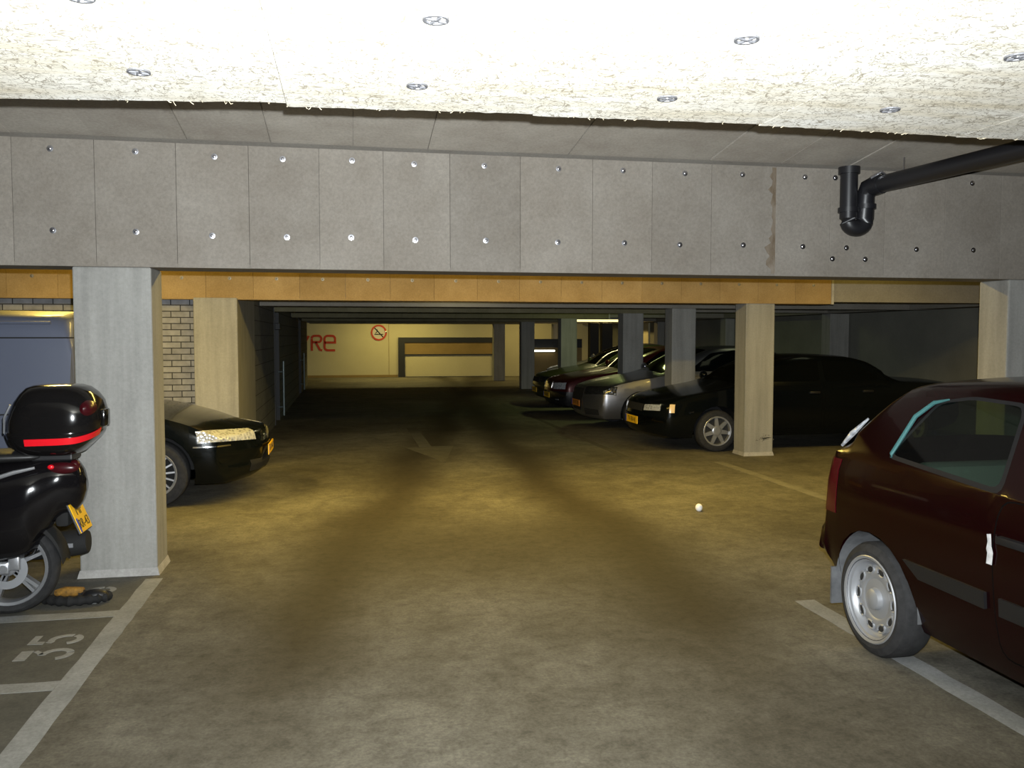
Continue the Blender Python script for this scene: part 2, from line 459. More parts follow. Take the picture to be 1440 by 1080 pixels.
# beams with their bolted boards
M['bolt_dull'] = simple('dull_bolt', (.22, .20, .16), .5, .6)
def beam(y0, xs, mat, zb, zt=2.87, y1=None, bolts=None, x_end=9.98, core='beam_core', x_start=-6.9):
    bmn = struct('ceiling_beam', B(x_start, x_end, y0 + .028, y1 or y0 + .34, zb + .03, zt), core)
    for i in range(len(xs) - 1):
        a, b = xs[i], xs[i + 1]
        bd = obj('cladding_board', B(a + .0008, b - .0008, y0 + random.uniform(-.001, .001), y0 + .026, zb, zt - .002, bev=.0025), mat, bmn)
        if bolts:
            for bx, bz in bolts(i, a, b):
                q = bmesh.new(); ellipsoid(q, (bx, y0, bz), (.013, .009, .013), 10, 6)
                lathe(q, [(y0 - .001, .021), (y0 - .004, .02), (y0 - .005, .012)], 'y', 12, (bx, 0, bz))
                obj('bolt', q, 'bolt' if mat == 'beam' else 'bolt_dull', bd, True)
    obj('soffit_board', B(xs[0], xs[-1], y0 + .002, (y1 or y0 + .34) - .002, zb - .001, zb + .025), mat, bmn)
    return bmn
xs1 = [-3.70, -3.17, -2.61, -2.08, -1.59, -1.09, -.63, -.17, .26, .72, 1.22, 1.75, 2.20, 2.66, 3.17, 3.62, 4.08, 4.6, 5.1, 5.6, 6.1, 6.6]
def bolts1(i, a, b):
    c = (a + b) / 2
    dz = random.uniform(-.008, .008)
    r = [(c + random.uniform(-.02, .02), 2.795 + dz), (c + random.uniform(-.02, .02), 2.275 + dz)]
    if i == 15: r = [(3.655, 2.80), (3.76, 2.275), (3.645, 2.19), (3.92, 2.19)]
    return r
bm1 = beam(6.08, xs1, 'beam', 2.055, bolts=bolts1)
def stain_mat():
    m, nt, b = new_mat('brown_water_stain')
    n = noise(nt, coords(nt, (3, 1, 1)), 4, 5, .7)
    r = ramp(nt, n, [(.35, (.10, .07, .04)), (.65, (.19, .16, .125))]); nt.links.new(r.outputs[0], b.inputs['Base Color']); b.inputs['Roughness'].default_value = .95
    return m
M['stain'] = stain_mat()
bm = bmesh.new()
sr = random.Random(5)
L_, R_ = [], []
for i in range(25):
    z = 2.07 + .79 * i / 24
    L_.append((3.165 - .012 - abs(sr.gauss(.018, .022)) * (1.6 if z > 2.75 or z < 2.3 else .7), z)); R_.append((3.172, z))
for i in range(24): prism(bm, [L_[i], L_[i + 1], R_[i + 1], R_[i]], lambda u, v, w: (u, 6.0783 + w, v), .0015)
obj('water_stain', bm, 'stain', bm1)
xs2 = [-4.3 + .537 * i for i in range(21)]; xs2[-1] = 6.43
def bolts2(i, a, b): return [((a + b) / 2, 2.285), ((a + b) / 2, 2.70)]
b2 = beam(10.73, xs2, 'ochre_board', 2.035, bolts=bolts2, y1=11.06)
obj('edge_trim', B(6.43, 6.465, 10.725, 10.76, 2.03, 2.86), 'column_base', b2)
for y in ROWS[2:]:
    xs = [-1.25 + .64 * i for i in range(13)]; xs[-1] = 6.43
    bb = beam(y, xs, 'olive_board', 2.04, x_start=-1.26 if y < 29 else -6.9)
    obj('edge_trim', B(6.43, 6.465, y - .006, y + .02, 2.04, 2.86), 'column_base', bb)
struct('ceiling_beam', B(-1.26, 9.98, 13.4, 13.74, 2.055, 2.87), 'beam_core')
struct('ceiling_beam', B(9.5, 9.99, -3.9, 36, 2.06, 2.869), 'beam_core')

# walls
struct('wall_right', B(RWX, RWX + .2, -4, 36, 0, 2.87), 'side_wall')
struct('wall_back', B(-7, 12, FARY, FARY + .2, 0, 2.87), 'far_wall')
struct('wall_left', B(-7.2, -7, -4, 36, 0, 2.87), 'side_wall')
struct('wall_brick', B(-6.98, -1.76, 10.9, 11.1, 0, 2.869), 'brick_x')
struct('wall_concrete', B(-1.6, -1.27, 11.06, 12.72, 0, 2.869), 'column')
struct('wall_brick', B(-1.6, -1.275, 12.74, 16.1, 0, 2.869), 'brick_y')
struct('wall_brick', B(-1.6, -1.275, 17.15, 24.2, 0, 2.869), 'brick_y')
struct('wall_brick', B(-1.6, -1.275, 25.25, 29.4, 0, 2.869), 'brick_y')
for y0, y1, n in ((16.1, 17.15, 2), (24.2, 25.25, 3)):
    d = struct('door_%d' % n, B(-1.56, -1.52, y0 + .06, y1 - .06, .01, 2.05), 'dark_frame')
    bm = B(-1.6, -1.26, y0, y0 + .06, 0, 2.1); box(bm, -1.6, -1.26, y1 - .06, y1, 0, 2.1); box(bm, -1.6, -1.26, y0 + .06, y1 - .06, 2.05, 2.1)
    obj('door_frame', bm, 'dark_frame', d)
    struct('wall_lintel', B(-1.6, -1.275, y0, y1, 2.1, 2.869), 'brick_y')
# closer boxes above the doors
obj('door_closer', B(-1.275, -1.18, 16.3, 16.6, 1.72, 1.84, bev=.01), 'dark_frame', bpy.data.objects['door_2'])

# far garage opening: frame, lintel panel, roller door
d = struct('door_1', B(2.27, 5.75, FARY - .06, FARY - .005, .02, .86), 'far_wall')
bm = B(2.0, 2.25, FARY - .14, FARY, 0, 1.56); box(bm, 2.25, 5.95, FARY - .14, FARY, 1.36, 1.56); box(bm, 5.75, 5.95, FARY - .14, FARY, 0, 1.36)
obj('door_frame', bm, 'dark_frame', d)
obj('lintel_panel', B(2.25, 5.75, FARY - .10, FARY - .005, .9, 1.36), 'tan_panel', d)
obj('door_edge', B(2.25, 5.75, FARY - .11, FARY - .06, .86, .9), 'dark_frame', d)
bm = bmesh.new(); box(bm, 1.63, 1.645, FARY - .012, FARY + .001, 0, 2.8)
struct('wall_joint', bm, 'tan_panel')
struct('baseboard_back', B(-6.9, 1.98, FARY - .03, FARY, 0, .09), 'tan_panel')
# pale door in the right wall, lit by its own lamp
d = struct('door_4', B(RWX - .06, RWX + .01, 27.75, 28.65, 0, 2.05), 'far_wall')

# ------------------------------------------------------------------ floor paint
FL = bpy.data.objects['floor']
def flat(u, v, w): return (u, v, w)
def mark(name, bm, mat):
    o = obj(name, bm, mat, FL); return o
def line(x0, x1, y0, y1, mat='paint_line', seed=1):
    r = random.Random(seed); n = max(4, int(max(x1 - x0, y1 - y0) / .12)); bm = bmesh.new()
    if y1 - y0 > x1 - x0:
        A = [(x0 + r.uniform(-.004, .004), y0 + (y1 - y0) * i / n) for i in range(n + 1)]; Bp = [(x1 + r.uniform(-.004, .004), y0 + (y1 - y0) * i / n) for i in range(n + 1)]
    else:
        A = [(x0 + (x1 - x0) * i / n, y1 + r.uniform(-.004, .004)) for i in range(n + 1)]; Bp = [(x0 + (x1 - x0) * i / n, y0 + r.uniform(-.004, .004)) for i in range(n + 1)]
    for i in range(n): prism(bm, [A[i], A[i + 1], Bp[i + 1], Bp[i]], flat, .0015)
    return mark('floor_marking', bm, mat)
line(-1.32, -1.21, 1.5, 6.0, seed=2)
line(-4.5, -1.322, 5.215, 5.335, seed=3); line(-4.5, -1.322, 4.165, 4.275, seed=4); line(-4.5, -1.322, 3.1, 3.21, seed=5)
line(2.65, 2.775, .5, 4.76, seed=6)
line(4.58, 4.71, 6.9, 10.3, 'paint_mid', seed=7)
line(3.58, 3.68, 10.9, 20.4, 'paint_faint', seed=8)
bm = bmesh.new()
prism(bm, [(.80, 12.55), (1.52, 12.55), (1.22, 10.9)], flat, .0015); prism(bm, [(1.02, 12.56), (1.2, 12.56), (1.2, 15.2), (1.02, 15.2)], flat, .0015)
mark('floor_marking', bm, 'paint_faint')
# bay numbers, read from the aisle: glyph x runs along +Y, glyph top points to -X
def glyph(bm, ch, gx, gy, s):
    # unit glyph 1.0 high (0 bottom .. 1 top), .6 wide
    f = lambda u, v, w: (gx - v * s, gy + u * s, w)
    w = .15 * .9
    if ch == '5':
        prism(bm, [(.06, .70), (.10, 1.0), (.60, 1.0), (.60, .86), (.24, .86), (.22, .70)], f, .0015)
        ribbon(bm, [(.14, .62)] + arc(.30, .34, .24, .26, 110, -20, 12), .13, f, .0015)
        ribbon(bm, arc(.30, .32, .24, .25, -30, -165, 10), .13, f, .0015)
    if ch == '3':
        prism(bm, [(.04, .78), (.04, 1.0), (.56, 1.0), (.56, .78)], f, .0015)
        ribbon(bm, [(.52, .74), (.42, .64), (.30, .58)], .10, f, .0015)
        ribbon(bm, arc(.30, .30, .25, .25, 95, -70, 14), .13, f, .0015); ribbon(bm, arc(.30, .30, .25, .25, -82, -168, 8), .14, f, .0015)
    if ch == '6':
        ribbon(bm, arc(.3, .3, .24, .25, 0, 170, 12), .13, f, .0015); ribbon(bm, arc(.3, .3, .24, .25, 185, 345, 12), .13, f, .0015)
        ribbon(bm, [(.06, .34), (.1, .7), (.3, .93), (.5, .93)], .13, f, .0015)
bm = bmesh.new(); glyph(bm, '3', -1.375, 4.57, .26); glyph(bm, '5', -1.385, 4.79, .26)
mark('bay_number', bm, 'paint_line')
bm = bmesh.new(); glyph(bm, '3', -1.45, 5.50, .27); glyph(bm, '6', -1.45, 5.70, .27)
mark('bay_number', bm, 'paint_line')

# ------------------------------------------------------------------ wall lettering and sign
f = lambda u, v, w: (u, FARY - .004 - w, v)
bm = bmesh.new(); sw = .085
def rib(p): ribbon(bm, p, sw, f, .006)
x0, z0, h, w = -1.31, 1.06, .56, .36
rib([(x0, z0 - .02), (x0, z0 + h * .8)]); rib(arc(x0 + .1, z0 + h - .1, .1, .1, 180, 90, 6) + [(x0 + w - .12, z0 + h)] + arc(x0 + w - .1, z0 + h - .12, .1, .12, 90, -90, 10) + [(x0 + .02, z0 + h - .24)])
rib([(x0 + .14, z0 + h - .24), (x0 + w - .06, z0 + .02), (x0 + w + .03, z0 + .0)])
x0 = -.83; w = .40
rib([(x0 + w, z0), (x0 + .14, z0)] + arc(x0 + .12, z0 + .12, .12, .12, 270, 180, 6) + [(x0, z0 + h - .14)] + arc(x0 + .12, z0 + h - .12, .12, .12, 180, 90, 6) + [(x0 + w - .12, z0 + h)] + arc(x0 + w - .12, z0 + h - .12, .12, .12, 90, 0, 6) + [(x0 + w, z0 + .33)])
rib([(x0 + w + .04, z0 + .30), (x0, z0 + .30)])
rib([(-1.42, z0 + h), (-1.58, z0 + .28), (-1.58, z0)]); rib([(-1.76, z0 + h), (-1.59, z0 + .28)])
tag(obj('wall_lettering', bm, 'red_paint'), 'large red painted letters on the cream far wall', 'lettering')

sg = empty('smoking_sign', (1.25, FARY - .012, 1.745), label='round no smoking sign with red ring on far wall', cat='sign')
obj('sign_plate', lathe(bmesh.new(), [(.008, .30), (0, .30)], 'y', 40), 'white_sign', sg)
bm = bmesh.new(); lathe(bm, [(-.001, .31), (-.012, .31), (-.012, .245), (-.001, .245)], 'y', 40); obj('red_ring', bm, 'red_paint', sg, True)
bm = bmesh.new(); f2 = lambda u, v, w: (u, -.004 - w, v)
ribbon(bm, [(-.17, .19), (.18, -.19)], .04, f2, .006); obj('red_slash', bm, 'matte_black', sg)
bm = bmesh.new(); box(bm, -.17, .17, -.006, 0, -.085, -.05)
ribbon(bm, [(-.13, -.03), (-.05, .06), (-.07, .13)], .03, f2, .003)
obj('cigarette', bm, 'matte_black', sg)
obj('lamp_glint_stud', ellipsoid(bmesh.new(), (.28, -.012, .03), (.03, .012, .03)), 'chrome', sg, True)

# ------------------------------------------------------------------ guard rails at the doors
def guard(y, label):
    g = empty('guard_rail', (-1.275, y, 0), label=label, cat='guard rail', group='steel guard rails beside the left wall doors')
    obj('post', tube(bmesh.new(), [(.10, 0, .10), (.10, 0, 1.13)], .02, 12), 'galv', g, True)
    for z in (.26, .93):
        obj('bracket', tube(bmesh.new(), [(-.0, 0, z), (.08, 0, z)], .014, 8), 'galv', g, True)
guard(16.95, 'galvanised upright rail on the left wall by the nearer dark doorway')
guard(25.1, 'galvanised upright rail on the left wall by the farther doorway near the lettering')

# ------------------------------------------------------------------ drain pipe
dp = empty('drain_pipe', (3.78, 5.93, 2.38), label='black plastic drain pipe with bottle trap hanging under the grey beam', cat='pipe')
P0 = Vector((3.78, 5.93, 2.38))
def loc(*p): return tuple(Vector(p) - P0)
R0 = .068
def path_u():
    pts = [(3.70, 5.965, 2.86), (3.70, 5.965, 2.48)]
    for i in range(1, 12):
        a = PI + PI * i / 12; pts.append((3.765 + .065 * math.cos(a), 5.965 - .010 * i / 12, 2.465 + .055 * math.sin(a)))
    pts += [(3.83, 5.95, 2.48), (3.83, 5.945, 2.68)]
    return [loc(*p) for p in pts]
obj('trap', tube(bmesh.new(), path_u(), R0 * .93, 20), 'pipe', dp, True)
bm = bmesh.new()
lathe(bm, [(0, .078), (.05, .078)], 'z', 20, loc(3.70, 5.965, 2.81)); obj('collar', bm, 'pipe', dp, True)
bm = bmesh.new(); lathe(bm, [(0, .076), (.035, .076)], 'z', 20, loc(3.70, 5.965, 2.525)); obj('collar', bm, 'pipe', dp, True)
bm = bmesh.new(); lathe(bm, [(0, .076), (.035, .076)], 'z', 20, loc(3.83, 5.948, 2.55)); obj('collar', bm, 'pipe', dp, True)
A_, B_ = Vector((3.86, 5.86, 2.715)), Vector((4.16, 4.05, 2.745))
obj('pipe_run', tube(bmesh.new(), [loc(*(A_ + (B_ - A_) * t)) for t in (0, .5, 1)], .062, 20), 'pipe', dp, True)
obj('elbow', tube(bmesh.new(), [loc(3.832, 5.945, 2.66), loc(3.84, 5.93, 2.70), loc(3.86, 5.88, 2.714), loc(*(A_ + (B_ - A_) * .03))], [.066, .072, .074, .068], 20), 'pipe', dp, True)
bm = bmesh.new(); tube(bm, [loc(3.79, 5.83, 2.76), loc(3.85, 5.79, 2.80), loc(3.92, 5.80, 2.76)], .012, 8); obj('clamp', bm, 'bolt', dp, True)
obj('hanger_rod', tube(bmesh.new(), [loc(3.9, 5.6, 2.77), loc(3.9, 5.6, 2.868)], .005, 6), 'bolt', dp)

# ------------------------------------------------------------------ ball, lamp
tag(obj('ball', ellipsoid(bmesh.new(), (3.16, 7.42, .033), (.033, .033, .036), 20, 12), 'white_ball', None, True), 'small white ball lying on the floor of the aisle', 'ball')
lp = empty('tube_lamp', (6.62, 22.5, 2.0), label='bright fluorescent tube lamp hanging behind the columns above the parked cars', cat='lamp')
obj('lamp_tube', tube(bmesh.new(), [(-.6, 0, .02), (.6, 0, .02)], .03, 12), 'tube', lp, True)
bm = B(-.64, .64, -.05, .05, .05, .11); box(bm, -.64, -.6, -.03, .03, -.01, .05); box(bm, .6, .64, -.03, .03, -.01, .05); obj('lamp_housing', bm, 'column', lp)
for s in (-.4, .4): obj('hanger', tube(bmesh.new(), [(s, 0, .11), (s, 0, .87)], .006, 6), 'bolt', lp)

# ------------------------------------------------------------------ vehicles
def extract(bm, faces):
    nb = bmesh.new(); vm = {}
    for f in faces:
        vs = []
        for v in f.verts:
            if v not in vm: vm[v] = nb.verts.new(v.co)
            vs.append(vm[v])
        try: nb.faces.new(vs)
        except ValueError: pass
    bmesh.ops.delete(bm, geom=faces, context='FACES')
    nb.normal_update(); bm.normal_update()
    return nb

def carve(bm, pts, n, filt=lambda c, nm: True):
    """cut the convex outline pts (3D points, seen along n) out of bm and return it as a new bmesh"""
    n = Vector(n).normalized(); up = Vector((0, 0, 1)) if abs(n.z) < .9 else Vector((1, 0, 0))
    u = up.cross(n).normalized(); v = n.cross(u)
    Q = [Vector((Vector(p).dot(u), Vector(p).dot(v))) for p in pts]
    if sum(Q[i].x * Q[(i + 1) % len(Q)].y - Q[(i + 1) % len(Q)].x * Q[i].y for i in range(len(Q))) < 0: Q.reverse()
    x0, x1 = min(q.x for q in Q), max(q.x for q in Q); y0, y1 = min(q.y for q in Q), max(q.y for q in Q)
    def cand():
        out = []
        for f in bm.faces:
            if not filt(f.calc_center_median(), f.normal): continue
            us = [w.co.dot(u) for w in f.verts]
            if max(us) < x0 or min(us) > x1: continue
            vs = [w.co.dot(v) for w in f.verts]
            if max(vs) < y0 or min(vs) > y1: continue
            out.append(f)
        return out
    for i, q in enumerate(Q):
        e = Q[(i + 1) % len(Q)] - q
        if e.length < 1e-6: continue
        no = u * e.y - v * e.x
        fs = cand()
        geom = fs + list({x for f in fs for x in f.edges}) + list({x for f in fs for x in f.verts})
        bmesh.ops.bisect_plane(bm, geom=geom, dist=1e-5, plane_co=u * q.x + v * q.y, plane_no=no.normalized())
        bm.normal_update()
    ins = []
    for f in cand():
        c = f.calc_center_median(); p = Vector((c.dot(u), c.dot(v)))
        if all((Q[(i + 1) % len(Q)] - Q[i]).cross(p - Q[i]) > -1e-7 for i in range(len(Q))): ins.append(f)
    return extract(bm, ins)

def raise_patch(bm, d):
    bm.normal_update()
    r = bmesh.ops.extrude_face_region(bm, geom=bm.faces[:])
    vs = [g for g in r['geom'] if isinstance(g, bmesh.types.BMVert)]
    bm.normal_update()
    nm = {v: v.normal.copy() for v in vs}
    for v in vs: v.co += nm[v] * d
    return bm

def rounded(pts, r=.04, n=3):
    """round the corners of a convex 2D outline"""
    out = []; P = [Vector(p) for p in pts]
    for i, p in enumerate(P):
        a, b = P[i - 1] - p, P[(i + 1) % len(P)] - p
        rr = min(r, a.length * .45, b.length * .45)
        s, e = p + a.normalized() * rr, p + b.normalized() * rr
        for k in range(n + 1):
            t = k / n; out.append((1 - t) ** 2 * s + 2 * t * (1 - t) * p + t * t * e)
    return out

def loft(P):
    L = P['L']; T, Bt, W, Z, K = pchip(P['top']), pchip(P['bot']), pchip(P['wid']), pchip(P['belt']), P.get('tum', .3)
    br = pchip(P['bulge']) if 'bulge' in P else pchip([(0, .93), (.25, .985), (.55, 1), (.85, .99), (1, .965)])
    st = {0, L}
    for a in (.008, .02, .04, .07, .11, .16, .22, .30, .38): st |= {a, L - a}
    x = .46
    while x < L - .45: st.add(round(x, 4)); x += .085
    for s, _ in P['top']: st.add(s)
    st = sorted(st); st = [s for i, s in enumerate(st) if i == 0 or s - st[i - 1] > .004]
    bm = bmesh.new(); rings = []
    bf, brr = P.get('bowf', .16), P.get('bowr', .10)
    for s in st:
        t, b, w, z = T(s), Bt(s), W(s), Z(s)
        zs = max(min(z, t - .05), b + .5 * (t - b))
        half = [(0, b), (w * .45, b), (w * .8, b), (w * .905, b + .012)]
        for i in range(8):
            q = i / 7
            half.append((w * br(q), b + .05 + (zs - b - .05) * q))
        wz = w * br(1); k = K
        top_y = max(wz - (t - zs) * k - .005, .1)
        if t - zs < .16: top_y = wz - .06 - (t - zs) * .6
        cr = P.get('crown', .035) * min(1, w)
        pb = Vector((top_y, t - cr)); pa = Vector((wz, zs)); pc = Vector((0, t))
        rc = min(.11, (pb - pa).length * .55)
        s1 = pb + (pa - pb).normalized() * rc; s2 = pb + (pc - pb).normalized() * min(rc * 1.2, top_y * .5)
        for i in range(1, 6): half.append(tuple(pa + (s1 - pa) * i / 5))
        for i in range(1, 6):
            q = i / 5; half.append(tuple((1 - q) ** 2 * s1 + 2 * q * (1 - q) * pb + q * q * s2))
        for i in range(1, 7):
            q = i / 6; p = s2 + (pc - s2) * q
            half.append((p.x, s2.y + (t - s2.y) * (1 - (1 - q) ** 2)))
        full = half + [(-y, zz) for y, zz in half[-2:0:-1]]
        ring = []
        for y, zz in full:
            e = (abs(y) / max(w, .01)) ** 2.4
            dx = bf * math.exp(-s / .42) * e + 0
            dxr = brr * math.exp(-(L - s) / .42) * e
            ring.append(bm.verts.new((L / 2 - s - dx + dxr, y, zz)))
        rings.append(ring)
    n = len(rings[0])
    for i in range(len(rings) - 1):
        for k in range(n): bm.faces.new((rings[i][k], rings[i][(k + 1) % n], rings[i + 1][(k + 1) % n], rings[i + 1][k]))
    bm.faces.new(rings[0]); bm.faces.new(rings[-1])
    bmesh.ops.recalc_face_normals(bm, faces=bm.faces[:]); bm.normal_update()
    return bm

def wheel_bms(kind, R, rr, w):
    h = w / 2
    ty = lathe(bmesh.new(), [(-h, rr - .01), (-h - .006, rr + .03), (-h, R - .035), (-h + .012, R - .012), (-h + .035, R), (h - .035, R), (h - .012, R - .012), (h, R - .035), (h + .006, rr + .03), (h, rr - .01)], 'y', 48, cap=False)
    rim, dark, vents = bmesh.new(), bmesh.new(), []
    if kind == 'steel':
        lathe(rim, [(-h, rr), (h + .002, rr + .012), (h + .008, rr + .006), (h + .004, rr - .006), (h - .012, rr - .010), (h - .016, rr - .020), (h - .03, rr - .024), (h - .045, rr - .034), (h - .05, rr - .042),
                    (h - .036, rr - .062), (h - .034, rr * .52), (h - .04, rr * .48), (h - .036, .055), (h - .012, .05), (h - .004, .035), (h - .002, .001)], 'y', 56, cap=False)
        for k in range(10):
            a = 2 * PI * (k + .5) / 10; r0 = rr - .062
            q = bmesh.new(); ellipsoid(q, (0, 0, 0), (.016, .006, .026), 14, 8)
            m = Matrix.Translation((r0 * math.cos(a), h - .037, r0 * math.sin(a))) @ Matrix.Rotation(-a, 4, 'Y')
            bmesh.ops.transform(q, verts=q.verts[:], matrix=m)
            vents.append(q)
            ring = [m @ Vector((.0195 * math.cos(t), .002, .030 * math.sin(t))) for t in [2 * PI * i / 16 for i in range(17)]]
            tube(rim, ring, .0055, 6)
    else:
        ns, sw = kind
        lathe(rim, [(-h, rr), (h + .002, rr + .008), (h + .006, rr + .002), (h + .002, rr - .014), (h - .02, rr - .018), (h - .05, rr - .02)], 'y', 48, cap=False)
        lathe(dark, [(h - .045, rr - .015), (h - .045, .001)], 'y', 32)
        lathe(rim, [(h - .04, .075), (h - .012, .07), (h - .002, .05), (h - .006, .02), (h - .006, .001)], 'y', 24)
        for k in range(ns):
            a = 2 * PI * k / ns
            f = lambda u, v, d: (u * math.cos(a) - v * math.sin(a), h - .03 + d - .012 * (u / rr), u * math.sin(a) + v * math.cos(a))
            prism(rim, [(.05, -sw * .9), (rr - .01, -sw * .65), (rr - .01, sw * .65), (.05, sw * .9)], f, .022)
        vents = [dark]
    return ty, rim, vents

def carx(P, s): return P['L'] / 2 - s

def make_vehicle(name, P, loc, rotz, **kw):
    root = empty(name, loc, rotz, **kw)
    L, hw = P['L'], P['hw']
    bm = loft(P)
    pm = P['paint']
    # wheel arches
    for s in P['axles']:
        Ra = P['R'] * 1.0 + P.get('gap', .06)
        pts = [(carx(P, s) + Ra * math.cos(2 * PI * k / 24), 0, P['R'] + Ra * math.sin(2 * PI * k / 24)) for k in range(24)]
        for sg_ in (1, -1):
            carve(bm, pts, (0, 1, 0), lambda c, nm: c.y * sg_ > hw - .40).free()
            lb = bmesh.new(); rows = []
            ye = hw * .985
            for k in range(29):
                a = math.radians(-3 + 186 * k / 28); px, pz = carx(P, s) + (Ra + .004) * math.cos(a), P['R'] + (Ra + .004) * math.sin(a)
                rows.append((lb.verts.new((px, sg_ * (ye - .02), pz)), lb.verts.new((px, sg_ * (hw - .42), pz))))
            for i in range(28): lb.faces.new((rows[i][0], rows[i + 1][0], rows[i + 1][1], rows[i][1]))
            lb.faces.new([r[1] for r in rows])
            obj('wheel_arch', lb, P.get('liner', 'matte_black'), root, 50)
    # glazing
    gl = P.get('glass', 'dark_glass')
    def sidewin(poly, nm='side_window', r=.05):
        for sg_ in (1, -1):
            pts = [(carx(P, q.x), 0, q.y) for q in rounded(poly, r)]
            out = carve(bm, pts, (0, 1, 0), lambda c, m_: c.y * sg_ > .2)
            if P.get('trim'):
                cx = sum(p[0] for p in poly) / len(poly); cz = sum(p[1] for p in poly) / len(poly)
                inner = carve(out, [(carx(P, cx + (q.x - cx) * .93), 0, cz + (q.y - cz) * .90) for q in rounded(poly, r)], (0, 1, 0))
                fr = obj('window_seal', out, 'black', root, 'keep'); out = inner
            g = obj(nm, out, gl, root, 'keep')
    for poly in P['windows']: sidewin(poly)
    def topwin(nm, s0, s1, y0, y1, cond):
        pts = [(carx(P, s0), -y0, 0), (carx(P, s0), y0, 0), (carx(P, s1), y1, 0), (carx(P, s1), -y1, 0)]
        out = carve(bm, pts, (0, 0, 1), lambda c, m_: m_.z > .05 and c.z > P['zglass'] and cond(m_))
        obj(nm, out, P.get(nm, gl), root, 'keep')
    if 'ws' in P: topwin('windscreen', *P['ws'], lambda m_: m_.x > .05)
    if 'rw' in P: topwin('rear_window', *P['rw'], lambda m_: m_.x < -.02)
    # lamps, grille, trims: outlines given as (s, y, z), mirrored when asked
    for it in P['carves']:
        nm, mat, pts3, n, mirror, d = it[:6]
        lim = it[6] if len(it) > 6 else None
        for sg_ in ((1, -1) if mirror else (1,)):
            nn = Vector((n[0], n[1] * sg_, n[2])).normalized()
            pts = [(carx(P, a), b * sg_, c) for a, b, c in pts3]
            out = carve(bm, pts, nn, lambda c, m_: m_.dot(nn) > .15 and (not mirror or c.y * sg_ > .02) and (lim is None or lim(P['L'] / 2 - c.x, c.z)))
            if not out.faces: out.free(); continue
            if d: raise_patch(out, d)
            obj(nm, out, mat, root, 'keep' if not d else True)
    # doors, cut with a dark gap around them
    for poly in P.get('doors', []):
        for sg_ in (1, -1):
            pts = [(carx(P, q.x), 0, q.y) for q in rounded(poly, .06)]
            out = carve(bm, pts, (0, 1, 0), lambda c, m_: c.y * sg_ > .3)
            cx = sum(p[0] for p in poly) / len(poly); cz = sum(p[1] for p in poly) / len(poly)
            sx = 1 - .012 / (max(p[0] for p in poly) - min(p[0] for p in poly)); sz = 1 - .012 / (max(p[1] for p in poly) - min(p[1] for p in poly))
            inner = carve(out, [(carx(P, cx + (q.x - cx) * sx), 0, cz + (q.y - cz) * sz) for q in rounded(poly, .06)], (0, 1, 0))
            gp = obj('door_gap', out, 'gap', root, 'keep')
            dd = obj('door', inner, pm, root, 'keep')
            hx = carx(P, max(p[0] for p in poly) - .12); hz = max(p[1] for p in poly) - P.get('hdrop', .10)
            hb = B(hx - .08, hx + .08, -.02, .02, hz - .016, hz + .016, bev=.007)
            bmesh.ops.translate(hb, verts=hb.verts[:], vec=(0, sg_ * (hw * .985 + .012), 0))
            obj('door_handle', hb, P.get('handle', 'black'), dd, True)
    # bumpers
    for nm, s0, s1, z1 in P.get('bumpers', []):
        out = carve(bm, [(carx(P, s0), 0, -.1), (carx(P, s1), 0, -.1), (carx(P, s1), 0, z1), (carx(P, s0), 0, z1)], (0, 1, 0))
        obj(nm, out, P.get('bumper_mat', pm), root, 'keep')
    obj('body', bm, pm, root, 'keep')
    # wheels
    ty, rim, vents = wheel_bms(P['wheel'], P['R'], P['rr'], P.get('tw', .185))
    t0 = obj('wheel', ty, 'rubber', root, 30); r0 = obj('rim', rim, P.get('rim_mat', 'alloy'), t0, 40); k0 = [obj('rim_vent', q, 'wheel_dark', t0, 40) for q in vents]
    first = True
    for s in P['axles']:
        for sg_ in (1, -1):
            if first: t, first = t0, False
            else:
                t = t0.copy(); COL.objects.link(t); t.parent = root
                for c in [r0] + k0:
                    q = c.copy(); COL.objects.link(q); q.parent = t
            t.location = (carx(P, s), sg_ * (hw - P.get('tw', .185) / 2 - .012), P['R']); t.rotation_euler = (0, 0 if s == P['axles'][0] else .6, 0 if sg_ > 0 else PI)
            t.rotation_euler[1] = .3 * s
    # mirrors
    if 'mirror' in P:
        s, z = P['mirror']
        for sg_ in (1, -1):
            q = bmesh.new(); ellipsoid(q, (carx(P, s), sg_ * (hw + .09), z), (.06, .095, .07), 16, 10); tube(q, [(carx(P, s), sg_ * (hw - .05), z - .05), (carx(P, s), sg_ * (hw + .04), z - .02)], .025, 8)
            obj('wing_mirror', q, pm, root, True)
    # plate
    if 'plate' in P:
        s, z, txt, mat = P['plate']
        x = carx(P, s)
        pl = obj('licence_plate', B(x, x + .012, -.26, .26, z - .055, z + .055, bev=.004), mat, root); pl['label'] = 'yellow licence plate'
        obj('plate_band', B(x + .008, x + .0135, -.255, -.215, z - .05, z + .05), 'plate_blue', pl)
        obj('plate_characters', text_bm(txt, .088, Matrix(((0, 0, 1, x + .0125), (1, 0, 0, .02), (0, 1, 0, z), (0, 0, 0, 1))), .001, .95), 'plate_text', pl)
    if P.get('grille_badge'):
        pass
    return root

def base(L, hw):
    return dict(L=L, hw=hw, bot=[(0, .34), (.05, .24), (.2, .19), (1.5, .20), (L - .5, .22), (L - .1, .30), (L, .36)],
                wid=[(0, hw * .93), (.15, hw * .965), (.6, hw * .995), (1.4, hw), (L - 1, hw), (L - .4, hw * .975), (L, hw * .93)])

def headlamp(mat, s0, s1, y0, y1, z0, z1, lift=.006, ang=.55, skew=.0):
    return ('headlight', mat, [(s0, y0, z0), (s1, y1, z0 + skew), (s1, y1, z1 + skew), (s0, y0, z1)], (1, ang, .15), True, lift, lambda s, z: s < 1.0)

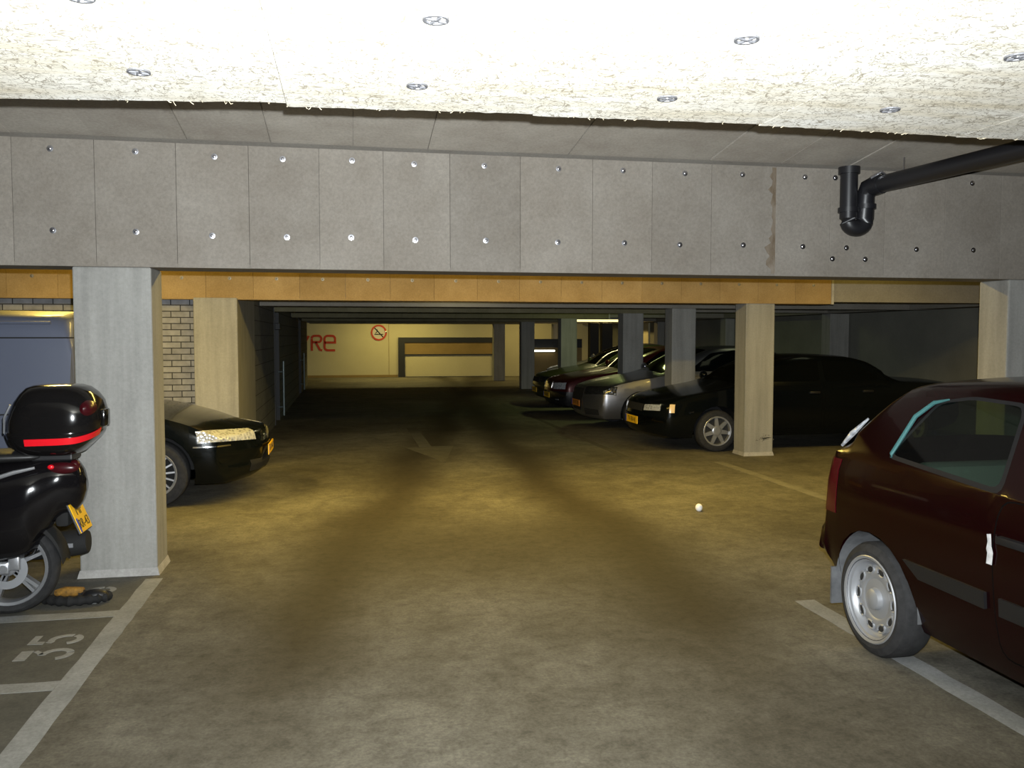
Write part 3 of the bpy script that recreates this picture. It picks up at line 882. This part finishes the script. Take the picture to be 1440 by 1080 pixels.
# --- maroon hatchback in the right foreground (nose towards the camera side)
P = base(3.82, .81)
P['liner'] = 'liner'
P['wid'] = [(0, .75), (.15, .78), (.6, .805), (1.4, .81), (3.3, .81), (3.6, .805), (3.82, .785)]
P.update(top=[(0, .48), (.03, .60), (.09, .68), (.2, .73), (.55, .83), (.95, .93), (1.25, 1.12), (1.6, 1.32), (2.0, 1.40), (2.6, 1.425), (3.1, 1.405), (3.26, 1.38), (3.38, 1.31), (3.53, 1.18), (3.67, 1.04), (3.72, .95), (3.74, .80), (3.752, .66), (3.80, .625), (3.82, .52)],
         belt=[(0, .6), (1, .90), (2, .94), (3.2, .985), (3.82, .985)], paint='p_maroon', axles=(.80, 3.27), R=.285, rr=.208, gap=.055, tum=.36, glass='glass', bowf=.2, bowr=.05,
         windows=[[(3.20, 1.01), (2.43, .96), (2.455, 1.325), (2.78, 1.335), (2.98, 1.30)], [(2.30, .96), (1.3, .955), (1.66, 1.27), (2.30, 1.325)]],
         zglass=.93, ws=(1.02, 1.62, .60, .50), rw=(3.66, 3.37, .60, .52),
         doors=[[(2.405, .30), (1.28, .34), (1.22, .80), (1.22, .93), (2.415, .95), (2.44, .76)]], hdrop=.16,
         bumpers=[('bumper', 3.48, 3.95, .615), ('bumper', -.1, .4, .52)], wheel='steel', rim_mat='steel_wheel', mirror=(1.32, 1.02), trim=True, tw=.175,
         carves=[('tail_light', 'tail_red', [(3.82, .70, .66), (3.60, .82, .66), (3.60, .82, .95), (3.74, .70, .95)], (-1, .9, 0), True, .004, lambda s, z: s > 3.3),
                 ('side_moulding', 'black', [(2.88, 0, .495), (2.46, 0, .49), (2.46, 0, .56), (2.99, 0, .562)], (0, 1, 0), True, .014),
                 ('side_moulding', 'black', [(2.38, 0, .485), (1.3, 0, .485), (1.3, 0, .558), (2.38, 0, .558)], (0, 1, 0), True, .014),
                 headlamp('headlight', .02, .30, .30, .74, .55, .67)])
maroon = make_vehicle('hatchback_car', P, (3.36, .60 + 3.82 / 2, 0), -PI / 2, label='maroon three-door hatchback car cut off by the right edge of the picture', cat='car')
LX = lambda s: 3.82 / 2 - s
sk = obj('edge_tape', prism(bmesh.new(), [(2.425, .68), (2.455, .68), (2.45, .725), (2.457, .74), (2.45, .77), (2.456, .80), (2.435, .805), (2.43, .755), (2.42, .73)], lambda u, v, w: (LX(u), -.8165 - w, v), .002), 'white_tape', maroon)
sk['label'] = 'white torn edge tape on the door'
for (x, y) in ((2.25, .36), (2.25, -.36)):
    bm = B(LX(x + .25), LX(x - .28), y - .25, y + .25, .32, .52, bev=.06); box(bm, LX(x + .33), LX(x + .2), y - .25, y + .25, .45, 1.02, bev=.05); box(bm, LX(x + .34), LX(x + .25), y - .13, y + .13, 1.04, 1.2, bev=.03)
    obj('front_seat', bm, 'seat_cloth', maroon, True)
bm = B(LX(3.15), LX(2.7), -.62, .62, .35, .55, bev=.05); box(bm, LX(3.25), LX(3.1), -.62, .62, .5, .98, bev=.05); obj('rear_seat', bm, 'seat_cloth', maroon, True)
bm = B(LX(1.35), LX(.95), -.66, .66, .6, .92, bev=.05); tube(bm, [(LX(1.55) , .36 + .17 * math.cos(t), .92 + .17 * math.sin(t)) for t in [2 * PI * i / 20 for i in range(21)]], .014, 8); obj('dashboard', bm, 'black', maroon, True)
obj('roof_aerial', tube(bmesh.new(), [(LX(3.12), .12, 1.39), (LX(3.14), .12, 1.41), (LX(3.22), .12, 1.47)], [.012, .008, .004], 8), 'chrome', maroon, True)
obj('mud_flap', B(LX(3.625), LX(3.61), -.80, -.62, .16, .36), 'liner', maroon)
bm = bmesh.new()
tube(bm, [(LX(3.70), -.70, 1.005), (LX(3.625), -.685, 1.08), (LX(3.54), -.65, 1.165)], [.008, .016, .006], 8)
obj('rear_window_glint', bm, 'headlight', maroon, True)  # pale tube standing in for the bright reflection on the rear glass
bm = bmesh.new()
tube(bm, [(LX(3.16), -.772, 1.015), (LX(3.168), -.766, 1.03), (LX(3.085), -.70, 1.22), (LX(2.99), -.672, 1.292), (LX(2.9), -.665, 1.312)], [.006, .010, .011, .010, .004], 8)
obj('window_seal_strip', bm, 'teal_trim', maroon, True)

# --- black sedan on the left, nose pointing out into the aisle
P = base(4.75, .89)
P.update(top=[(0, .50), (.02, .60), (.06, .675), (.13, .69), (.3, .725), (.6, .825), (1.0, .92), (1.4, .985), (2.1, 1.34), (2.6, 1.43), (3.3, 1.40), (3.9, 1.15), (4.2, 1.06), (4.65, 1.0), (4.72, .9), (4.75, .7)],
         belt=[(0, .64), (.6, .80), (1.4, .93), (3.5, .98), (4.75, .95)], paint='p_black', axles=(.98, 3.65), R=.315, rr=.21, bowf=.40, zglass=.95, crown=.05,
         ws=(1.45, 2.15, .66, .55), rw=(3.95, 3.35, .6, .5), windows=[[(1.75, .99), (2.15, 1.28), (2.7, 1.36), (2.72, .99)], [(2.8, .99), (2.78, 1.36), (3.3, 1.32), (3.6, 1.05)]],
         doors=[[(1.5, .3), (2.75, .3), (2.75, .93), (1.55, .91)], [(2.78, .3), (3.35, .5), (3.55, .94), (2.78, .94)]],
         bumpers=[('bumper', -.1, .62, .555), ('bumper', 4.2, 4.9, .6)], wheel=(15, .011), mirror=(1.65, 1.02), plate=(-.004, .45, 'TG-VN-81', 'yellow_plate'),
         carves=[headlamp('headlight', .05, .58, .47, .875, .585, .70, .006, .75, .012),
                 ('grille', 'chrome', [(0, .30, .56), (0, .22, .56), (0, -.22, .56), (0, -.30, .56), (0, -.26, .665), (0, .26, .665)], (1, 0, .3), False, .012, lambda s, z: s < .3),
                 ('bumper_trim', 'chrome', [(.30, 0, .555), (.62, 0, .555), (.62, 0, .568), (.30, 0, .568)], (0, 1, 0), True, .004),
                 ('lower_intake', 'matte_black', [(0, .5, .27), (0, -.5, .27), (0, -.5, .38), (0, .5, .38)], (1, 0, 0), False, .003, lambda s, z: s < .3)])
saab = make_vehicle('sedan_car', P, (-.80 - 4.75 / 2, 9.36, 0), 0, label='black sedan with bright headlights nosing out behind the near left column', cat='car')

# --- right-hand row, noses to the aisle (rot 180)
def right_car(P, nose, y, name='sedan_car', **kw): return make_vehicle(name, P, (nose + P['L'] / 2, y, 0), PI, **kw)
P = base(4.85, .86)
P.update(top=[(0, .50), (.02, .60), (.05, .67), (.1, .715), (.35, .79), (.8, .87), (1.25, .95), (1.75, 1.2), (2.05, 1.30), (2.5, 1.345), (3.0, 1.33), (3.3, 1.27), (3.6, 1.10), (3.8, .995), (4.3, .975), (4.76, .93), (4.82, .8), (4.85, .6)],
         belt=[(0, .64), (.6, .80), (1.25, .90), (3.5, .95), (4.85, .9)], paint='p_dark', axles=(.95, 3.95), R=.29, rr=.20, bowf=.22, zglass=.93,
         ws=(1.28, 1.98, .62, .52), rw=(3.74, 3.22, .6, .5), windows=[[(1.6, .965), (1.98, 1.23), (2.5, 1.285), (2.5, .965)], [(2.58, .965), (2.57, 1.285), (3.0, 1.27), (3.4, 1.03), (3.4, .98)]],
         doors=[[(1.4, .3), (2.52, .3), (2.52, .91), (1.45, .89)], [(2.56, .3), (3.1, .5), (3.35, .92), (2.56, .92)]],
         bumpers=[('bumper', -.1, .5, .50), ('bumper', 4.3, 5.0, .55)], wheel=(7, .034), mirror=(1.5, .99), plate=(-.002, .405, 'TV-SB-NJ', 'yellow_plate'),
         carves=[headlamp('headlight', .03, .24, .38, .66, .56, .645, .006, .5),
                 ('corner_lamp', 'orange_lens', [(.32, .755, .55), (.36, .80, .55), (.36, .80, .665), (.32, .755, .665)], (1, .9, 0), True, .006, lambda s, z: s < .8),
                 ('side_marker', 'chrome', [(.60, 0, .55), (.54, 0, .54), (.54, 0, .56), (.60, 0, .575)], (0, 1, 0), True, .008, lambda s, z: s < 1.2),
                 ('grille', 'matte_black', [(0, .33, .55), (0, -.33, .55), (0, -.33, .655), (0, .33, .655)], (1, 0, .2), False, .004, lambda s, z: s < .3)])
right_car(P, 4.08, 12.05, label='black sedan with yellow plate parked just behind the right concrete column', cat='car', group=None)

P = base(4.5, .885)
P.update(top=[(0, .52), (.02, .63), (.06, .71), (.12, .75), (.35, .815), (.8, .90), (1.3, .98), (1.9, 1.28), (2.4, 1.42), (2.8, 1.435), (3.4, 1.36), (3.9, 1.10), (4.3, 1.03), (4.45, .95), (4.5, .7)],
         belt=[(0, .66), (.6, .82), (1.3, .93), (3.5, .99), (4.5, .95)], paint='p_silver', axles=(.92, 3.55), R=.31, rr=.215, bowf=.24, zglass=.96,
         ws=(1.33, 2.2, .66, .54), rw=(3.9, 3.35, .6, .5), windows=[[(1.75, 1.0), (2.2, 1.31), (2.7, 1.365), (2.7, 1.0)], [(2.78, 1.0), (2.78, 1.365), (3.3, 1.31), (3.65, 1.05)]],
         doors=[[(1.5, .3), (2.72, .3), (2.72, .93), (1.55, .92)], [(2.76, .3), (3.2, .5), (3.45, .95), (2.76, .95)]],
         bumpers=[('bumper', -.1, .55, .55), ('bumper', 4.1, 4.6, .6)], wheel=(9, .018), mirror=(1.6, 1.03), plate=(-.002, .44, '97-NT-FB', 'orange_plate'),
         carves=[headlamp('headlight_dark', .05, .46, .36, .87, .60, .745, .004, .6, .01),
                 ('grille', 'matte_black', [(0, .24, .33), (0, -.24, .33), (0, -.33, .60), (0, -.31, .71), (0, .31, .71), (0, .33, .60)], (1, 0, .2), False, .006, lambda s, z: s < .35),
                 ('lower_intake', 'matte_black', [(0, .40, .26), (0, .80, .27), (0, .80, .36), (0, .40, .37)], (1, .3, 0), True, .003, lambda s, z: s < .5)])
right_car(P, 3.98, 14.82, label='silver sedan with orange plate parked beside the black sedan', cat='car')

P = base(4.4, .86)
P.update(top=[(0, .50), (.02, .60), (.05, .68), (.1, .73), (.35, .80), (.8, .88), (1.3, .96), (1.9, 1.26), (2.4, 1.39), (2.9, 1.40), (3.4, 1.32), (3.85, 1.08), (4.2, 1.02), (4.35, .93), (4.4, .7)],
         belt=[(0, .64), (.6, .80), (1.3, .92), (3.5, .97), (4.4, .95)], paint='p_maroon_far', axles=(.9, 3.5), R=.30, rr=.20, bowf=.2, zglass=.95,
         ws=(1.33, 2.2, .64, .53), rw=(3.8, 3.35, .6, .5), windows=[[(1.75, .99), (2.2, 1.29), (2.7, 1.335), (2.7, .99)], [(2.78, .99), (2.78, 1.335), (3.3, 1.28), (3.6, 1.03)]],
         doors=[[(1.5, .3), (2.72, .3), (2.72, .92), (1.55, .91)]],
         bumpers=[('bumper', -.1, .5, .50), ('bumper', 4.0, 4.5, .6)], bumper_mat='black', wheel=(8, .02), mirror=(1.6, 1.02), plate=(-.002, .41, 'RB-42-KS', 'yellow_plate'),
         carves=[headlamp('headlight', .03, .28, .40, .74, .54, .67, .008, .4),
                 ('grille', 'chrome', [(0, .30, .56), (0, -.30, .56), (0, -.30, .68), (0, .30, .68)], (1, 0, .2), False, .01, lambda s, z: s < .3),
                 ('fog_lamp', 'headlight', [(.02, .5, .33), (.05, .62, .33), (.05, .62, .38), (.02, .5, .38)], (1, .3, 0), True, .006, lambda s, z: s < .4)])
right_car(P, 4.06, 17.45, label='dark red sedan with white headlights between the silver car and the olive car', cat='car')
P = dict(P); P.update(paint='p_olive', bumper_mat='p_olive', plate=(-.002, .38, 'HL-09-DZ', 'yellow_plate'),
                      carves=[headlamp('headlight_dark', .03, .30, .36, .76, .57, .69, .006, .5),
                              ('grille', 'matte_black', [(0, .30, .56), (0, -.30, .56), (0, -.30, .68), (0, .30, .68)], (1, 0, .2), False, .006, lambda s, z: s < .3)])
right_car(P, 4.28, 19.65, label='olive sedan with pale hood edge, farthest sedan of the right row', cat='car')

# --- pale van at the far end of the right row and pale van on the left
def van(paint, H):
    P = base(4.2, .86)
    P.update(top=[(0, .55), (.02, .70), (.06, .80), (.15, .88), (.5, 1.0), (.8, 1.10), (1.2, 1.42), (1.6, H - .10), (2.1, H - .01), (3.0, H), (4.0, H - .01), (4.1, H - .04), (4.16, H - .2), (4.19, .9), (4.2, .6)],
             belt=[(0, .7), (.8, 1.0), (2, 1.06), (4.2, 1.06)], paint=paint, axles=(.8, 3.4), R=.30, rr=.2, bowf=.2, bowr=.06, tum=.13, zglass=1.05, crown=.05,
             ws=(.86, 1.6, .68, .6), windows=[[(1.15, 1.10), (1.55, H - .32), (2.0, H - .24), (2.0, 1.10)]],
             doors=[[(.98, .3), (2.1, .3), (2.1, 1.05), (1.05, 1.04)]],
             bumpers=[('bumper', -.1, .5, .55), ('bumper', 3.9, 4.4, .5)], bumper_mat='black', wheel=(6, .02), mirror=(1.2, 1.2), hdrop=.16,
             carves=[headlamp('headlight', .04, .3, .45, .80, .62, .78, .005, .5),
                     ('panel_seam', 'matte_black', [(2.2, 0, 1.055), (4.12, 0, 1.055), (4.12, 0, 1.066), (2.2, 0, 1.066)], (0, 1, 0), True, 0),
                     ('panel_seam', 'matte_black', [(2.2, 0, 1.585), (4.12, 0, 1.585), (4.12, 0, 1.595), (2.2, 0, 1.595)], (0, 1, 0), True, 0),
                     ('grille', 'matte_black', [(0, .38, .62), (0, -.38, .62), (0, -.38, .72), (0, .38, .72)], (1, 0, .2), False, .004, lambda s, z: s < .3)])
    return P
v = make_vehicle('van', van('p_van', 1.80), (-1.83 - 2.1, 7.32, 0), PI, label='pale lavender van standing behind the scooter and the near left column', cat='van')
for y, z in ((-.755, 1.69), (.755, 1.69)):
    pass
for sg_ in (1, -1):
    obj('roof_gutter', tube(bmesh.new(), [(carx(van('p_van', 1.8), s), sg_ * .742, 1.695 - (.05 if s < 1.6 else 0)) for s in (1.7, 2.2, 3., 4.0)], .011, 8), 'p_van', v, True)
P = dict(P); P.update(paint='p_grey', bumper_mat='p_grey', plate=(-.002, .38, 'SD-71-GP', 'yellow_plate'))
right_car(P, 5.45, 23.4, label='pale grey sedan parked far back below the low bright lamp', cat='car')
struct('wall_partition', B(5.63, 7.2, 26.14, 26.3, 0, 1.25), 'tan_panel')
struct('trim_1', B(5.63, 7.2, 26.12, 26.3, 1.25, 1.52), 'dark_frame')
l2 = empty('tube_lamp', (5.97, 26.06, 1.12), label='low bright tube lamp on the dark partition behind the pale grey sedan', cat='lamp')
obj('lamp_tube', tube(bmesh.new(), [(-.34, 0, .035), (.34, 0, .035)], .028, 12), 'tube_white', l2, True)
bm = B(-.36, .36, .03, .06, 0, .075); box(bm, -.36, -.34, -.03, .03, 0, .07); box(bm, .34, .36, -.03, .03, 0, .07); obj('lamp_housing', bm, 'column', l2)


# ------------------------------------------------------------------ scooter
sc = empty('scooter', (-1.92, 5.40, 0), label='black scooter with a red-striped top case standing before the left column', cat='scooter')
SX, SY = -1.92, 5.40
def section_loft(bm, secs, n=20, e=2.4):
    """secs: (x, zbot, ztop, halfwidth) -> superellipse tube along x, relative to the scooter root"""
    rings = []
    for x, zb, zt, w in secs:
        r = []
        for k in range(n):
            t = 2 * PI * k / n; c, s = math.cos(t), math.sin(t)
            r.append(bm.verts.new((x - SX, w * math.copysign(abs(c) ** (2 / e), c), (zb + zt) / 2 + (zt - zb) / 2 * math.copysign(abs(s) ** (2 / e), s))))
        rings.append(r)
    for i in range(len(rings) - 1):
        for k in range(n): bm.faces.new((rings[i][k], rings[i][(k + 1) % n], rings[i + 1][(k + 1) % n], rings[i + 1][k]))
    bm.faces.new(rings[0]); bm.faces.new(rings[-1])
    return bm
def smooth_secs(secs, m=4):
    xs = [s[0] for s in secs]
    fs = [pchip(sorted([(s[0], s[i]) for s in secs])) for i in (1, 2, 3)]
    out = []
    for i in range(len(xs) - 1):
        for k in range(m): x = xs[i] + (xs[i + 1] - xs[i]) * k / m; out.append((x, fs[0](x), fs[1](x), fs[2](x)))
    out.append(secs[-1]); return out
secs = [(-1.497, .70, .77, .04), (-1.515, .64, .84, .075), (-1.56, .585, .895, .105), (-1.62, .57, .915, .13), (-1.72, .45, .915, .16), (-1.78, .345, .91, .185), (-1.86, .315, .90, .20), (-2.0, .30, .89, .215), (-2.3, .28, .88, .225), (-2.6, .25, .80, .22), (-2.75, .2, .55, .2), (-3.1, .2, .36, .19), (-3.2, .2, .5, .2), (-3.28, .3, .95, .22), (-3.36, .45, 1.05, .16), (-3.4, .6, .9, .05)]
obj('body_panel', section_loft(bmesh.new(), smooth_secs(secs)), 'scooter', sc, 50)
obj('seat', section_loft(bmesh.new(), smooth_secs([(-1.70, .91, .925, .08), (-1.76, .89, .945, .12), (-1.95, .88, .955, .15), (-2.2, .86, .93, .16), (-2.4, .82, .86, .14), (-2.62, .78, .83, .10), (-2.66, .79, .81, .05)])), 'scooter_seat', sc, 50)
for s in (-1, 1):
    obj('side_trim', tube(bmesh.new(), [(-2.35 - SX, s * .216, .74), (-2.1 - SX, s * .21, .775), (-1.95 - SX, s * .203, .805), (-1.82 - SX, s * .188, .845), (-1.72 - SX, s * .165, .865)], [.006, .009, .012, .012, .008], 8), 'alloy', sc, True)
# tail light
bm = bmesh.new(); ellipsoid(bm, (-1.60 - SX, -.098, .85), (.09, .03, .035)); obj('tail_light', bm, 'dull_red_lens', sc, True)
bm = bmesh.new(); ellipsoid(bm, (-1.648 - SX, -.128, .862), (.018, .012, .014)); obj('reflector', bm, 'red_lens', sc, True)
bm = bmesh.new(); ellipsoid(bm, (-1.545 - SX, -.045, .86), (.03, .03, .03)); obj('tail_light', bm, 'dull_red_lens', sc, True)
# top case: base tray, domed lid, red reflector band
tc0 = (-1.635 - SX)
def case_ring(z, hx0, hx1, w, n=40, e=3.0):
    r = []
    for k in range(n):
        t = 2 * PI * k / n; c, s = math.cos(t), math.sin(t)
        x = math.copysign(abs(c) ** (2 / e), c); y = math.copysign(abs(s) ** (2 / e), s)
        r.append(Vector((tc0 + (x * hx1 if x > 0 else x * hx0), y * w, z)))
    return r
def ring_loft(bm, rings, cap=True):
    V = [[bm.verts.new(p) for p in r] for r in rings]; n = len(V[0])
    for i in range(len(V) - 1):
        for k in range(n): bm.faces.new((V[i][k], V[i][(k + 1) % n], V[i + 1][(k + 1) % n], V[i + 1][k]))
    if cap: bm.faces.new(V[0]); bm.faces.new(V[-1])
    return bm
obj('case_base', ring_loft(bmesh.new(), [case_ring(z, a, b, w) for z, a, b, w in ((.925, .15, .10, .13), (.935, .19, .13, .16), (.97, .235, .165, .20), (1.01, .25, .205, .22), (1.05, .262, .235, .23), (1.062, .258, .236, .228))]), 'case', sc, 45)
obj('case_lid', ring_loft(bmesh.new(), [case_ring(z, a, b, w) for z, a, b, w in ((1.058, .252, .234, .224), (1.085, .252, .246, .226), (1.13, .25, .252, .226), (1.18, .235, .246, .22), (1.23, .215, .235, .21), (1.275, .185, .205, .19), (1.308, .155, .165, .16), (1.322, .12, .125, .125), (1.327, .03, .03, .03))]), 'case', sc, 45)
bm = bmesh.new()
def band(bm, k0, k1, zf, hgt, w_off=.004):
    lo, hi = [], []
    n = 80
    for k in range(k0, k1 + 1):
        t = 2 * PI * k / n; c, s = math.cos(t), math.sin(t); e = 3.0
        x = math.copysign(abs(c) ** (2 / e), c); y = math.copysign(abs(s) ** (2 / e), s)
        z = zf((k - k0) / (k1 - k0))
        for lst, zz, g in ((lo, z - hgt, 0), (hi, z + hgt, 0)):
            q = (zz - 1.0) / .06; q = max(0, min(1, q))
            h1 = .205 + .034 * q; h0 = .248 + .012 * q; w = .219 + .009 * q
            lst.append(bm.verts.new((tc0 + x * ((h1 if x > 0 else h0) + w_off), y * (w + w_off), zz)))
    for i in range(len(lo) - 1): bm.faces.new((lo[i], lo[i + 1], hi[i + 1], hi[i]))
    raise_patch(bm, .004)
    return bm
rb = obj('reflector_band', band(bmesh.new(), 56, 78, lambda t: 1.012 + .014 * t + .075 * max(0, t - .45) ** 1.4, .019), 'red_lens', sc, 40); rb['label'] = 'red reflector band'
bm = bmesh.new(); ellipsoid(bm, (tc0 + .185, -.09, 1.19), (.05, .115, .06)); obj('rear_reflector', bm, 'dull_red_lens', sc, True)
bm = bmesh.new(); tube(bm, [(tc0 - .245, -.14, 1.06), (tc0 - .235, -.16, 1.15), (tc0 - .20, -.165, 1.22)], .006, 6); obj('case_hinge', bm, 'alloy', sc, True)
bm = B(tc0 + .235, tc0 + .262, -.06, .06, 1.08, 1.18, bev=.01); obj('case_latch', bm, 'case', sc, True)
bm = B(tc0 - .13, tc0 + .09, -.09, .09, .89, .93, bev=.01); obj('case_bracket', bm, 'black', sc)
# licence plate tilted back
pl_root_m = Matrix.Translation((-1.535 - SX, -.01, .556)) @ Matrix(((0, -.365, .931, 0), (1, 0, 0, 0), (0, .931, .365, 0), (0, 0, 0, 1)))
bm = B(-.105, .105, -.088, .088, 0, .005); bmesh.ops.transform(bm, verts=bm.verts[:], matrix=pl_root_m)
pl = obj('licence_plate', bm, 'yellow_plate', sc); pl['label'] = 'yellow licence plate'
bm = B(-.11, .11, -.093, .093, -.014, -.001, bev=.004); bmesh.ops.transform(bm, verts=bm.verts[:], matrix=pl_root_m); obj('plate_holder', bm, 'black', pl)
bm = B(-.103, -.08, -.086, -.0, .004, .0065); bmesh.ops.transform(bm, verts=bm.verts[:], matrix=pl_root_m); obj('plate_band', bm, 'plate_blue', pl)
obj('plate_characters', text_bm('MF', .085, pl_root_m @ Matrix.Translation((.0, .038, .006)), .001), 'plate_text', pl)
obj('plate_characters', text_bm('RR-43', .078, pl_root_m @ Matrix.Translation((.005, -.042, .006)), .001, .9), 'plate_text', pl)
# rear mudguard, exhaust, wheel
bm = bmesh.new(); secg = []
rings = []
for i in range(9):
    a = math.radians(8 + 70 * i / 8)
    rr_ = .305
    px, pz = rr_ * math.cos(a), .28 + rr_ * math.sin(a)
    rings.append([Vector((px * (1 + .0) , y, pz + dz)) for y, dz in ((-.075, -.03), (-.07, .0), (0, .02), (.07, 0), (.075, -.03), (.06, -.035), (0, -.012), (-.06, -.035))])
ring_loft(bm, rings); obj('mudguard', bm, 'matte_black', sc, 50)
bm = bmesh.new(); box(bm, -1.66 - SX, -1.585 - SX, -.05, .05, .50, .66, bev=.02); obj('plate_bracket', bm, 'matte_black', sc, True)
bm = bmesh.new(); tube(bm, [(-.45, .16, .22), (-.25, .17, .28), (-.1, .175, .33), (.2, .18, .345), (.33, .18, .36), (.375, .18, .362), (.38, .18, .362)], [.03, .035, .07, .078, .078, .065, .03], 18); ex = obj('exhaust', bm, 'matte_black', sc, True)
bm = B(.24, .31, .097, .104, .345, .37); obj('exhaust_badge', bm, 'alloy', ex)
def moto_wheel(x, r, name='wheel'):
    rr = r * .79
    w = obj(name, lathe(bmesh.new(), [(-.035, rr - .01), (-.05, rr + .01), (-.06, r - .03), (-.045, r - .012), (0, r), (.045, r - .012), (.06, r - .03), (.05, rr + .01), (.035, rr - .01)], 'y', 48, cap=False), 'rubber', sc, 40)
    w.location = (x, 0, r)
    bm = lathe(bmesh.new(), [(-.04, rr + .006), (-.048, rr), (-.044, rr - .016), (-.02, rr - .022), (.02, rr - .022), (.044, rr - .016), (.048, rr), (.04, rr + .006)], 'y', 48, cap=False)
    lathe(bm, [(-.05, .001), (-.05, .03), (-.04, .045), (.04, .045), (.05, .03), (.05, .001)], 'y', 24)
    for k in range(5):
        a0 = 2 * PI * k / 5 + .5
        for off in (-.09, .09):
            a = a0 + off; f = lambda u, v, d: (u * math.cos(a) - v * math.sin(a), -.022 + d, u * math.sin(a) + v * math.cos(a))
            prism(bm, [(.035, -.011), (rr - .015, -.009), (rr - .015, .009), (.035, .011)], f, .044)
    obj('rim', bm, 'alloy', w, 40)
    bm = lathe(bmesh.new(), [(-.062, .115), (-.066, .115), (-.066, .07), (-.062, .07)], 'y', 36); obj('brake_disc', bm, 'steel_wheel', w, 40)
    return w
moto_wheel(0, .272)
moto_wheel(-1.38, .255)
bm = bmesh.new(); box(bm, -.42, .03, -.11, -.078, .25, .325, bev=.015); lathe(bm, [(-.115, .001), (-.115, .022), (-.07, .024)], 'y', 16, (0, 0, .285)); box(bm, .02, .085, -.10, -.07, .27, .36, bev=.01)
obj('swingarm', bm, 'alloy', sc, 45)
obj('front_fork', tube(bmesh.new(), [(-1.38, -.09, .26), (-1.33, -.09, .6), (-1.25, -.03, .95)], .025, 10), 'black', sc, True)
obj('handlebar', tube(bmesh.new(), [(-1.12, -.36, 1.08), (-1.2, -.2, 1.1), (-1.25, 0, 1.05), (-1.2, .2, 1.1), (-1.12, .36, 1.08)], .02, 10), 'black', sc, True)
obj('centre_stand', tube(bmesh.new(), [(-.45, -.12, .22), (-.30, -.16, .012), (-.30, .16, .012), (-.45, .12, .22)], .014, 8), 'black', sc, True)

# ------------------------------------------------------------------ chain lock on the ground
ch = empty('lock_chain', (-1.6, 5.5, 0), label='black sleeved lock chain lying by the scooter rear wheel', cat='chain')
bm = bmesh.new()
cp = [(-.19, .05, .03), (-.12, .0, .032), (-.03, -.03, .03), (.06, -.02, .032), (.13, .0, .034), (.165, .035, .033), (.13, .06, .034), (.06, .055, .04), (0, .045, .045)]
f_ = [pchip([(i, c[j]) for i, c in enumerate(cp)]) for j in range(3)]
pts = [tuple(f(i / 6) for f in f_) for i in range(49)]
tube(bm, pts, [.028 + .005 * math.sin(i * 1.7) for i in range(49)], 10)
obj('chain_sleeve', bm, 'matte_black', ch, True)
bm = bmesh.new(); ellipsoid(bm, (.10, .02, .045), (.075, .045, .038)); obj('padlock', bm, 'black', ch, True)
oc = obj('orange_sleeve', tube(bmesh.new(), [(-.13, .06, .06), (-.08, .05, .068), (-.02, .05, .066), (.03, .05, .07)], [.02, .03, .03, .02], 10), 'orange_cloth', ch, True); oc['label'] = 'orange sleeve end'

# ------------------------------------------------------------------ light
def area(name, loc, sx, sy, power, col, rot=(0, 0, 0), spread=PI):
    l = bpy.data.lights.new(name, 'AREA'); l.shape = 'RECTANGLE'; l.size = sx; l.size_y = sy; l.energy = power; l.color = col; l.spread = spread
    o = bpy.data.objects.new(name, l); COL.objects.link(o); o.location = loc; o.rotation_euler = rot
    return o
CAM = (0, 0, 1.6)
f_px = 1220.0
pitch = math.atan(67 / f_px); yaw = math.atan(233 * math.cos(pitch) / f_px)
cd = bpy.data.cameras.new('camera'); cd.sensor_width = 36; cd.lens = 36 * f_px / 1440; cd.clip_start = .05
co = bpy.data.objects.new('camera', cd); COL.objects.link(co)
co.location = CAM; co.rotation_euler = (PI / 2 - pitch, 0, -yaw); SC.camera = co

fl = bpy.data.lights.new('camera_flash', 'SPOT'); fl.energy = 2350; fl.color = (.925, .975, 1.0); fl.spot_size = math.radians(118); fl.spot_blend = 1.0; fl.shadow_soft_size = .012
fo = bpy.data.objects.new('camera_flash', fl); COL.objects.link(fo)
fo.location = (.03, .02, 1.675); fo.rotation_euler = (PI / 2 + math.radians(13), 0, -yaw + math.radians(3))

WARM = (1.0, .70, .15)
area('bay_lamp_left', (-2.6, 8.7, 2.82), .15, 1.4, 95, WARM)
area('bay_lamp_mid', (1.4, 8.2, 2.82), 5.0, .15, 235, WARM)
area('bay_lamp_right', (6.8, 8.6, 2.82), .15, 1.4, 70, WARM)
area('far_lamp', (2.0, 32.6, 2.82), 3.0, .2, 105, (1, .80, .27))
area('far_lamp', (7.0, 32.6, 2.82), 2.0, .2, 42, (1, .76, .25))
area('aisle_fill', (1.6, 13.0, 2.82), .8, .15, 9, (1, .9, .5))  # added fill without a fixture, brightens the grey side wall
area('green_lamp', (6.0, 18.5, 2.82), .2, 1.4, 30, (.82, .95, .3))
area('green_lamp', (6.8, 22.45, 1.98), 1.2, .1, 9, (1, .9, .42))
area('bay_lamp', (7.2, 14.6, 2.82), .2, 1.2, .8, (.9, .95, .5))
area('bay_lamp', (7.2, 12.2, 2.82), .2, 1.2, .5, (.9, .95, .6))
area('door_lamp', (8.6, 28.2, 2.7), .3, .6, 45, (1, .72, .25))

w = bpy.data.worlds.new('world'); SC.world = w; w.use_nodes = True
w.node_tree.nodes['Background'].inputs[0].default_value = (.5, .55, .6, 1); w.node_tree.nodes['Background'].inputs[1].default_value = .005

SC.view_settings.view_transform = 'Standard'; SC.view_settings.look = 'None'; SC.view_settings.exposure = 0; SC.view_settings.gamma = 1
SC.view_settings.use_curve_mapping = False
SC.cycles.max_bounces = 6; SC.cycles.use_denoising = True; SC.cycles.sample_clamp_indirect = 4
